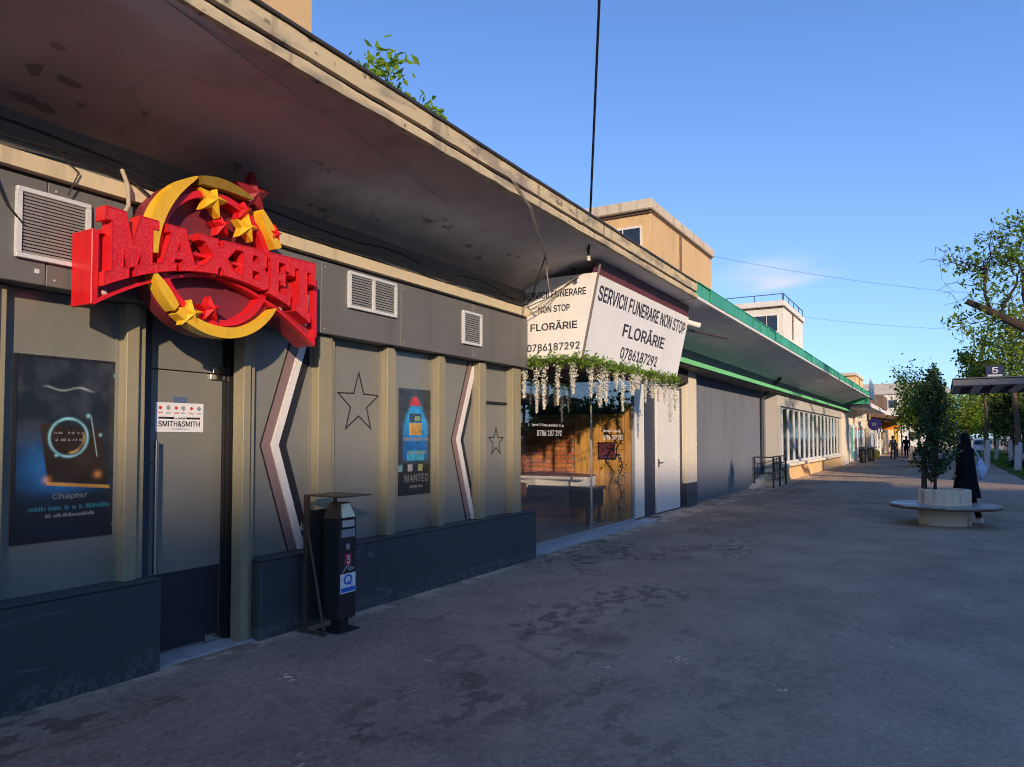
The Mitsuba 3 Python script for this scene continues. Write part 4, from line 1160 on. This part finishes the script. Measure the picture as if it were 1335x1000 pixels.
# young tree growing on the old roof
t = thing('roof_tree', 'leafy green sapling growing on the canopy roof above the casino sign', 'tree')
rng = np.random.default_rng(5)
C, st = [], []
for (y, z, s) in ((5.0, 5.05, .18), (5.45, 5.25, .16), (5.75, 5.38, .22), (5.95, 5.60, .2), (6.05, 5.2, .15), (6.55, 5.32, .16), (6.75, 5.30, .12), (5.3, 5.0, .2), (6.2, 5.0, .2), (6.6, 5.0, .2)):
    st.append(limb([(-5.2, 5.7, 4.14), (-5.1, (y + 5.7) / 2, 4.6), (-5.0, y, z)], .02, .005, 5))
    C.append(np.array([-5.0, y, z]) + rng.normal(0, s * .5, (55, 3)))
add('stem', cat(*st), 'bark', t)
add('crown', leaf_soup(np.vstack(C), .065, rng), 'leaf_fresh', t, kind='stuff')

# ------------------------------------------------------------------ shelter, tent, cars, grass on the right
t = thing('street_shelter', 'flat grey slatted shelter roof spanning the pavement under the trees', 'shelter')
DZ = -.25
add('front_beam', box(.26, 5.2, 18.2, 18.3, 2.96 + DZ, 3.10 + DZ, .01), 'shelter_metal', t)
add('back_beam', box(.26, 5.2, 21.6, 21.7, 2.96 + DZ, 3.10 + DZ, .01), 'shelter_metal', t)
for k in range(13):
    x = .28 + k * .40
    add('slat', box(x, x + .17, 18.3, 21.6, 2.97 + DZ, 3.04 + DZ, .006), 'shelter_slat' if k % 2 else 'shelter_metal', t)
add('roof_sheet', box(.26, 5.2, 18.15, 21.75, 3.105 + DZ, 3.125 + DZ), 'shelter_metal', t)
for x, y in ((2.3, 21.62), (4.9, 18.25), (4.9, 21.62)):
    add('post', box(x, x + .07, y, y + .07, 0, 2.96 + DZ), 'shelter_metal', t)
t = thing('number_sign', 'small navy sign with a white figure on top of the shelter edge', 'sign')
add('board', box(.86, 1.18, 18.20, 18.23, 3.127 + DZ, 3.36 + DZ, .006), 'sign_navy', t)
add('white_strip', box(.89, 1.15, 18.185, 18.2, 3.135 + DZ, 3.175 + DZ), 'white_board', t)
add('figure', facing_s(text('5', .97, 1.08, 3.20 + DZ, 3.33 + DZ, .01, True), 18.20), 'white_board', t)
t = thing('white_tent', 'white peaked market tent between the trees', 'tent')
add('roof', trimesh.convex.convex_hull(np.array([(.6, 62, 2.3), (2.8, 62, 2.3), (.6, 65, 2.3), (2.8, 65, 2.3), (1.7, 63.5, 3.1), (1.0, 63.5, 2.95)])), 'tent_white', t)
add('valance', box(.62, 2.78, 62.02, 64.98, 2.0, 2.298), 'tent_white', t)
for x in (.64, 2.7):
    for y in (62.05, 64.9):
        add('pole', box(x, x + .05, y, y + .05, 0, 2.0), 'white_frame', t)


def car(x, y, mat, lab):
    t = thing('parked_car', lab, 'car', 'cars parked behind the verge')
    prof = [(0, .35), (.05, .75), (.9, .9), (1.5, 1.38), (2.9, 1.42), (3.7, .98), (4.2, .92), (4.3, .4), (4.1, .25), (.2, .25)]
    b = poly_solid(sg.Polygon(prof).buffer(.05).buffer(-.03), 1.6)
    v = np.array(b.vertices)
    pinch = 1 - .16 * np.clip((v[:, 1] - .9) / .5, 0, 1)
    b.vertices = np.stack([x + .8 + (v[:, 2] - .8) * pinch, y + v[:, 0], v[:, 1]], 1)
    add('body', b, mat, t)
    add('windscreen', trimesh.convex.convex_hull(np.array([(x + .18, y + .92, .93), (x + 1.42, y + .92, .93), (x + .28, y + 1.42, 1.34), (x + 1.32, y + 1.42, 1.34), (x + .28, y + 1.36, 1.36), (x + 1.32, y + 1.36, 1.36), (x + .18, y + .86, .96), (x + 1.42, y + .86, .96)])), 'window_glass', t)
    add('side_window', box(x + .045, x + .10, y + 1.55, y + 2.9, .98, 1.3), 'window_glass', t)
    for q in (.2, 1.2):
        add('headlight', box(x + q, x + q + .28, y - .06, y + .02, .6, .74, .01), 'lamp_glass', t)
    for yy_ in (.85, 3.45):
        for xx in (-.02, 1.44):
            w = lathe([(0, 0), (.22, 0), (.30, .03), (.30, .16), (.22, .19), (0, .19)], 18)
            w.apply_transform(trimesh.transformations.rotation_matrix(math.pi / 2, [0, 1, 0]))
            w.apply_translation((x + xx, y + yy_, .31))
            add('wheel', w, 'tyre', t, smooth=40)


car(4.9, 74, 'car_dark', 'dark blue parked car between the white trunks')
car(7.0, 75, 'car_silver', 'silver parked car right of the dark blue one')
car(9.2, 74, 'car_dark', 'dark parked car at the right picture edge beyond the silver one')
car(2.9, 88, 'car_silver', 'silver car parked farthest off behind the tent')

struct('verge', strip_y([(2.75, -.1), (2.75, .05), (2.85, .06), (7.2, .06), (7.2, -.1)], 33, 140, 1.0, .0), 'grass_base')
rng = np.random.default_rng(9)
gx, gy = rng.uniform(2.85, 7.1, 26000), 33 + 60 * rng.random(26000) ** 1.6
gh_ = rng.uniform(.05, .16, 26000)
ang = rng.uniform(0, 2 * np.pi, 26000)
V = np.stack([np.stack([gx - .012 * np.cos(ang), gy - .012 * np.sin(ang), gx * 0 + .05], 1), np.stack([gx + .012 * np.cos(ang), gy + .012 * np.sin(ang), gx * 0 + .05], 1), np.stack([gx + rng.normal(0, .04, 26000), gy + rng.normal(0, .04, 26000), .06 + gh_], 1)], 1).reshape(-1, 3)
key = add('grass', trimesh.Trimesh(V, np.arange(len(V)).reshape(-1, 3), process=False), 'leaf_mid', kind='stuff')
labels[key].update({'label': 'short green grass on the verge along the pavement', 'category': 'grass'})
# low fence of white panels behind the verge
t = thing('low_fence', 'low pale panel fence behind the grass verge and white trunks', 'fence')
for k in range(10):
    add('panel', box(7.3, 7.36, 44 + k * 2.5, 46.3 + k * 2.5, .1, 1.15, .01), 'tent_white' if k % 3 else 'shelter_slat', t)
    add('post', box(7.28, 7.38, 46.33 + k * 2.5, 46.43 + k * 2.5, 0, 1.25), 'shelter_metal', t)
rng = np.random.default_rng(12)
for k, (x, y, r) in enumerate(((3.4, 45.5, .45), (4.4, 47.5, .5), (5.4, 50, .6))):
    t = thing('low_bush', ['small dark bush at the foot of the white trunks', 'rounded bush right of the smallest one on the verge', 'largest bush on the verge by the pale fence'][k], 'bush', 'bushes on the verge')
    c = np.array([x, y, r * .6]) + rng.normal(0, r * .38, (900, 3)) * np.array([1, 1, .7])
    c[:, 2] = np.maximum(c[:, 2], .08)
    add('foliage', leaf_soup(c, .07, rng), 'leaf_dark', t, kind='stuff')
    add('stem', tube([(x, y, .04), (x, y, r * .6)], .03, 6), 'bark_dark', t)

rng = np.random.default_rng(55)
lc = np.stack([np.concatenate([rng.uniform(-4.6, 1.5, 70), -4.62 + np.abs(rng.normal(0, .12, 60))]), np.concatenate([rng.uniform(2.2, 13, 70), rng.uniform(2.5, 16, 60)]), np.full(130, .006)], 1)
lm = leaf_soup(lc, .014, rng)
lv_ = np.array(lm.vertices)
lv_[:, 2] = .003 + np.abs(lv_[:, 2] - .006) * .35
lm.vertices = lv_
key = add('litter', lm, 'white_paper', kind='stuff')
labels[key].update({'label': 'pale scraps and cigarette ends scattered on the asphalt', 'category': 'litter'})

# ------------------------------------------------------------------ people
def body(chains):
    parts = []
    for (a, ra), (b, rb) in chains:
        s0 = m3.Manifold.sphere(ra, 20).translate([float(q) for q in a])
        s1 = m3.Manifold.sphere(rb, 20).translate([float(q) for q in b])
        parts.append(m3.Manifold.batch_hull([s0, s1]))
    m = parts[0]
    for q in parts[1:]:
        m = m + q
    m = m.refine_to_length(.03)
    mm = m.to_mesh()
    tm = trimesh.Trimesh(mm.vert_properties[:, :3], mm.tri_verts, process=True)
    trimesh.smoothing.filter_taubin(tm, iterations=10)
    return tm


def hull_rings(rings, seg=20):
    """Rings (z, cx, cy, rx, ry) -> a closed skin."""
    a = np.arange(seg) * 2 * np.pi / seg
    V = np.vstack([np.stack([cx + rx * np.cos(a), cy + ry * np.sin(a), np.full(seg, z)], 1) for z, cx, cy, rx, ry in rings])
    Fc = []
    for i in range(len(rings) - 1):
        for k in range(seg):
            p, q = i * seg + k, i * seg + (k + 1) % seg
            Fc += [(p, q, q + seg), (p, q + seg, p + seg)]
    n = len(V)
    V = np.vstack([V, [[rings[0][1], rings[0][2], rings[0][0]], [rings[-1][1], rings[-1][2], rings[-1][0]]]])
    for k in range(seg):
        Fc += [(n, (k + 1) % seg, k), (n + 1, n - seg + k, n - seg + (k + 1) % seg)]
    return trimesh.Trimesh(V, np.array(Fc), process=False)


def walker(x, y, yaw, key, H=1.67):
    """A woman in a long black coat and head scarf, mid stride; local axes: +X is ahead."""
    k = H / 1.67
    def J(*p):
        return np.array(p) * k
    hip, chest, neck, head = J(0, 0, .90), J(.01, 0, 1.24), J(.03, 0, 1.42), J(.06, 0, 1.555)
    ch = [((J(0, 0, .92), .13), (J(.01, 0, 1.1), .125)), ((J(.01, 0, 1.1), .125), (J(.01, 0, 1.28), .12))]
    for s in (-1, 1):
        ch += [((J(0, s * .075, .88), .09), (J(.06 * s, s * .08, .48), .058)), ((J(.06 * s, s * .08, .48), .056), (J(.13 * s - .05, s * .08, .09), .035)), ((J(.13 * s - .06, s * .08, .045), .036), (J(.13 * s + .10, s * .09, .03), .03))]
        ch += [((J(.0, s * .10, 1.31), .075), (J(0, s * .17, 1.33), .062))]
        el = J(-.06 if s > 0 else -.03, s * .24, 1.06)
        wr = J(.10 if s > 0 else .16, s * .22, .90 if s > 0 else .98)
        ch += [((J(0, s * .18, 1.33), .055), (el, .042)), ((el, .042), (wr, .028))]
        hd = wr + J(.045, -.0, -.035)
        ch += [((wr, .026), (hd, .026))]
        for f in range(4):
            ch += [((hd + J(.008 * f - .012, 0, 0), .011), (hd + J(.02 + .008 * f, -s * .012, -.05 + .006 * f), .0095)), ((hd + J(.02 + .008 * f, -s * .012, -.05 + .006 * f), .0095), (hd + J(.005 + .008 * f, -s * .03, -.075 + .006 * f), .008))]
        ch += [((hd + J(-.01, -s * .012, .01), .011), (hd + J(.035, -s * .035, -.015), .009))]
    ch += [((chest + J(0, 0, .05), .10), (neck, .058)), ((neck, .055), (J(.04, 0, 1.50), .06)), ((head, .088), (head + J(.0, 0, .05), .085)), ((head + J(.03, 0, -.06), .06), (head + J(.035, 0, -.02), .068)), ((head + J(.088, 0, -.005), .013), (head + J(.105, 0, -.03), .015)), ((head + J(.088, -.016, -.062), .010), (head + J(.088, .016, -.062), .010))]
    for s in (-1, 1):
        ch += [((head + J(0, s * .083, 0), .014), (head + J(-.01, s * .09, -.03), .012))]
    Rm = trimesh.transformations.rotation_matrix(yaw, [0, 0, 1])
    Rm[:3, 3] = (x, y, 0)
    t = key
    put = lambda m: (m.apply_transform(Rm), m)[1]
    add('body', put(body(ch)), 'skin', t, smooth=True)
    coat = hull_rings([(.47 * k, .0, 0, .23, .24), (.62 * k, .0, 0, .215, .225), (.85 * k, 0, 0, .185, .205), (1.03 * k, .0, 0, .155, .19), (1.18 * k, .01, 0, .150, .20), (1.30 * k, .01, 0, .145, .215), (1.36 * k, .01, 0, .125, .20), (1.405 * k, .015, 0, .085, .12), (1.43 * k, .02, 0, .07, .08)])
    n3 = meshkit.fbm(np.array(coat.vertices) * np.array([14, 14, 3.0]), 3, 2) - .5
    v = np.array(coat.vertices)
    v[:, :2] += n3[:, None] * .05 * (v[:, :2] / (np.linalg.norm(v[:, :2], axis=1, keepdims=True) + 1e-6))
    coat.vertices = v
    add('coat', put(coat), 'cloth_black', t, smooth=50)
    sl = []
    for s in (-1, 1):
        el = J(-.06 if s > 0 else -.03, s * .24, 1.06)
        wr = J(.10 if s > 0 else .16, s * .22, .90 if s > 0 else .98)
        sl.append(tube([J(0, s * .15, 1.345), J(-.02, s * .205, 1.26), el, (el * .45 + wr * .55), wr], [.07, .066, .056, .05, .043], 14))
    add('sleeve', put(sl[0]), 'cloth_black', t, smooth=50)
    add('sleeve', put(sl[1]), 'cloth_black', t, smooth=50)
    scarf = hull_rings([(1.36 * k, .0, 0, .15, .17), (1.42 * k, .01, 0, .115, .115), (1.47 * k, .015, 0, .105, .10), (1.54 * k, .030, 0, .112, .105), (1.60 * k, .035, 0, .112, .106), (1.65 * k, .03, 0, .092, .092), (1.685 * k, .025, 0, .05, .055), (1.695 * k, .02, 0, .01, .01)], 24)
    v = np.array(scarf.vertices)
    face = (v[:, 0] > .085 * k) & (v[:, 2] > 1.47 * k) & (v[:, 2] < 1.63 * k)
    v[face, 0] -= .05 * k
    scarf.vertices = v
    add('head_scarf', put(scarf), 'cloth_black', t, smooth=50)
    tr_ = [tube([J(.0, s * .08, .52), J(.07 * s, s * .08, .48), J(.13 * s - .05, s * .08, .10)], [.075, .068, .052], 12) for s in (-1, 1)]
    add('trousers', put(cat(*tr_)), 'cloth_black', t, smooth=50)
    for s in (-1, 1):
        sh = trimesh.convex.convex_hull(np.array([(.13 * s - .11 + a * .25, s * .085 + b * .042 * (1 - .3 * a * a), c) for a in (0, .3, .7, 1) for b in (-1, 1) for c in ((0, .075) if a < .5 else (0, .045))]))
        add('shoe', put(sh), 'shoe_white', t, smooth=40)
    return t


pk = thing('person', 'person in a long black coat and black head scarf walking past the near planter', 'person')
walker(.42, 16.35, math.radians(165), pk)
t = thing('shoulder_bag', 'pale blue bag hanging at the side of the person in black', 'bag')
bg = trimesh.creation.icosphere(subdivisions=3, radius=1.0)
v = np.array(bg.vertices)
v = v * (1 - .45 * np.clip(v[:, 2:3], 0, 1) ** .8 * np.array([1, 1, 0]))
bg.vertices = v * np.array([.105, .085, .21]) * (1 + .35 * (meshkit.fbm(v * 3, 3, 4)[:, None] - .5)) + np.array([.65, 16.36, 1.02])
add('sack', bg, 'bag_blue', t, smooth=True)
add('strap', tube([(.64, 16.36, 1.21), (.61, 16.36, 1.30), (.55, 16.36, 1.38)], .014, 6), 'bag_blue', t)


def far_person(x, y, lab, mat, yaw):
    t = thing('person', lab, 'person', 'distant people on the pavement')
    ch = []
    J = lambda *p: np.array(p)
    for s in (-1, 1):
        ch += [((J(0, s * .09, .88), .1), (J(.05 * s, s * .09, .48), .065)), ((J(.05 * s, s * .09, .48), .062), (J(.1 * s, s * .09, .07), .045)), ((J(.1 * s, s * .09, .05), .045), (J(.1 * s + .14, s * .09, .04), .04)), ((J(0, s * .17, 1.4), .07), (J(-.04, s * .24, 1.12), .05)), ((J(-.04, s * .24, 1.12), .05), (J(.06, s * .23, .9), .04))]
    ch += [((J(0, 0, .92), .15), (J(0, 0, 1.3), .16)), ((J(0, 0, 1.35), .14), (J(.02, 0, 1.52), .06))]
    Rm = trimesh.transformations.rotation_matrix(yaw, [0, 0, 1])
    Rm[:3, 3] = (x, y, 0)
    b = body(ch)
    b.apply_transform(Rm)
    add('clothed_body', b, mat, t, smooth=True)
    h = trimesh.creation.icosphere(subdivisions=2, radius=.105)
    h.vertices = np.array(h.vertices) * (1, .85, 1.2) + (.03, 0, 1.63)
    h.apply_transform(Rm)
    add('head', h, 'skin', t, smooth=True)
    hr = trimesh.creation.icosphere(subdivisions=2, radius=.113)
    hv = np.array(hr.vertices) * (1, .88, 1.15) + (.005, 0, 1.655)
    hr.vertices = hv
    hr.apply_transform(Rm)
    add('hair', hr, 'cloth_black', t, smooth=True)


far_person(-3.05, 62, 'distant person in dark clothes standing by the orange column', 'blue_dark', 2.0)
far_person(-2.3, 66, 'distant person in black walking away at the far end of the pavement', 'cloth_black', 1.6)

# ------------------------------------------------------------------ cables
single('overhead_cable', tube(sag((-3.62, 8.0, 3.80), (-1.10, 3.1, 8.6), .04), .013, 8), 'cable_black', 'thick black cable rising from the canopy edge to the top of the picture', 'cable', 'cables on the shop front', smooth=60)
t = thing('cable_anchor', 'small white insulator hung from a hook under the canopy by the funeral sign', 'insulator')
add('insulator', lathe([(0, 0), (.02, 0), (.028, .02), (.016, .03), (.026, .045), (.012, .06), (0, .06)], 12, (-3.62, 8.0, 3.74)), 'white_board', t, smooth=40)
add('hook', tube([(-3.62, 8.0, 3.80), (-3.64, 7.98, 3.9)], .006, 6), 'black_steel', t)
rng = np.random.default_rng(21)
for k, lab in enumerate(('black cable run along the top of the cream strip', 'second black cable sagging above the cream strip', 'third thin black cable close under the canopy along the wall')):
    ys_ = np.arange(-4, 8.5, .35)
    pts = np.stack([-4.70 + .03 * k + rng.normal(0, .008, len(ys_)), ys_, 3.31 + .06 * k + .025 * np.sin(ys_ * (1.7 + k)) + rng.normal(0, .01, len(ys_))], 1)
    single('wall_cable', tube(pts, .009 + .003 * (k == 0), 6), 'cable_black', lab, 'cable', 'cables on the shop front', smooth=60)
single('wall_cable', tube([(-4.60, 2.78, 3.36), (-4.56, 2.80, 3.25), (-4.55, 2.80, 3.12), (-4.57, 2.74, 2.98), (-4.60, 2.68, 2.88), (-4.61, 2.62, 2.80)], .014, 8), 'cable_pale', 'pale loose cable dropping from the cream strip to the left end of the casino sign', 'cable', 'cables on the shop front', smooth=60)
single('wall_cable', tube([(-4.60, 2.80, 3.33), (-4.57, 2.95, 3.24), (-4.58, 3.0, 3.17), (-4.62, 3.05, 3.22), (-4.63, 3.1, 3.3)], .008, 8), 'cable_black', 'short loop of black cable beside the pale one on the cream strip', 'cable', 'cables on the shop front', smooth=60)
single('wall_cable', tube([(-4.62, 2.0, 3.33), (-4.60, 2.02, 3.12), (-4.63, 2.12, 2.95), (-4.62, 2.2, 2.86)], .007, 6), 'cable_black', 'thin black cable hanging down at the left vent', 'cable', 'cables on the shop front', smooth=60)
single('wall_cable', tube([(-4.60, 2.35, 3.36), (-4.59, 2.5, 3.25), (-4.61, 2.45, 3.10)], .005, 6), 'cable_black', 'short thin black wire end hanging over the left vent', 'cable', 'cables on the shop front', smooth=60)
for k, (o, lab) in enumerate(((0, 'pale wire drooping from the canopy edge to the funeral sign'), (.05, 'second pale wire tangled beside the first above the funeral sign'))):
    single('hanging_wire', tube([(-3.38, 5.75 + o, 4.0), (-3.39, 6.1 + o, 3.84), (-3.55, 6.55 + o, 3.72), (-3.8, 7.15, 3.74 + o * .4), (-4.0, 7.62, 3.74), (-4.02, 7.68, 3.55 + o), (-4.1, 7.9, 3.40)], .006, 6), 'cable_pale', lab, 'wire', 'loose wires at the canopy', smooth=60)
single('hanging_wire', tube([(-4.0, 7.62, 3.78), (-4.1, 7.6, 3.5), (-4.2, 7.65, 3.3), (-4.45, 7.95, 3.28), (-4.6, 8.1, 3.3)], .008, 6), 'cable_black', 'dark wire hanging from the soffit to the corner of the cream strip', 'wire', 'loose wires at the canopy', smooth=60)
for k in range(3):
    single('sign_wire', tube([(-4.68 + .03 * k, 8.30, 3.30 - .05 * k), (-4.4, 8.40, 3.42 - .06 * k), (-3.95 - .05 * k, 8.42, 3.66)], .006, 6), ['cable_black', 'cable_pale', 'cable_pale'][k], ['dark wire crossing the side of the funeral sign', 'pale wire just below the dark one on the sign side', 'lowest pale wire slanting across the sign side'][k], 'wire', 'loose wires at the canopy', smooth=60)
single('aerial_wire', tube(sag((-8.0, 29.8, 9.1), (3.2, 41.0, 8.2), .25, 20), .006, 5), 'cable_black', 'thin wire from the tan tower across the sky to the trees', 'wire', 'loose wires at the canopy', smooth=60)
single('aerial_wire', tube(sag((-7.9, 48, 9.3), (3.0, 41.0, 6.6), .2, 20), .006, 5), 'cable_black', 'lower thin wire from the pale tower across to the trees', 'wire', 'loose wires at the canopy', smooth=60)
single('soffit_wire', tube([(-3.44, 2.0, 3.92), (-3.6, 3.2, 3.87), (-3.75, 4.2, 3.86), (-4.0, 5.6, 3.83)], .004, 5), 'cable_pale', 'thin pale wire stapled along the canopy underside', 'wire')

# ------------------------------------------------------------------ blocks of flats across the street, outside the picture
def block(p, q, h, depth, lab):
    t = thing('apartment_block', lab, 'building', 'blocks of flats across the street')
    p, q = np.array(p, float), np.array(q, float)
    d = (q - p) / np.linalg.norm(q - p)
    n = np.array([d[1], -d[0]])
    L = np.linalg.norm(q - p)
    V = [np.array([*(p + d * a + n * b), z]) for a in (0, L) for b in (0, depth) for z in (0, h)]
    add('wall', trimesh.convex.convex_hull(np.array(V)), 'block_wall', t)
    nx = int(L // 4)
    ws, gs = [], []
    for i in range(nx):
        for j in range(int(h // 3)):
            a0 = p + d * (1.2 + i * 4)
            a1 = a0 + d * 1.8
            z0, z1 = 1 + j * 3, 2.5 + j * 3
            gs.append(trimesh.convex.convex_hull(np.array([(*(a + n * o), z) for a in (a0, a1) for o in (-.05, -.01) for z in (z0, z1)])))
    add('window', cat(*gs), 'window_glass', t, kind='stuff')


block((32.5, -72), (37.3, -21.0), 17.4, 12, 'five storey block of flats across the street behind the camera')
block((37.5, -9.5), (44, 60), 17.5, 12, 'second five storey block of flats farther along the street')
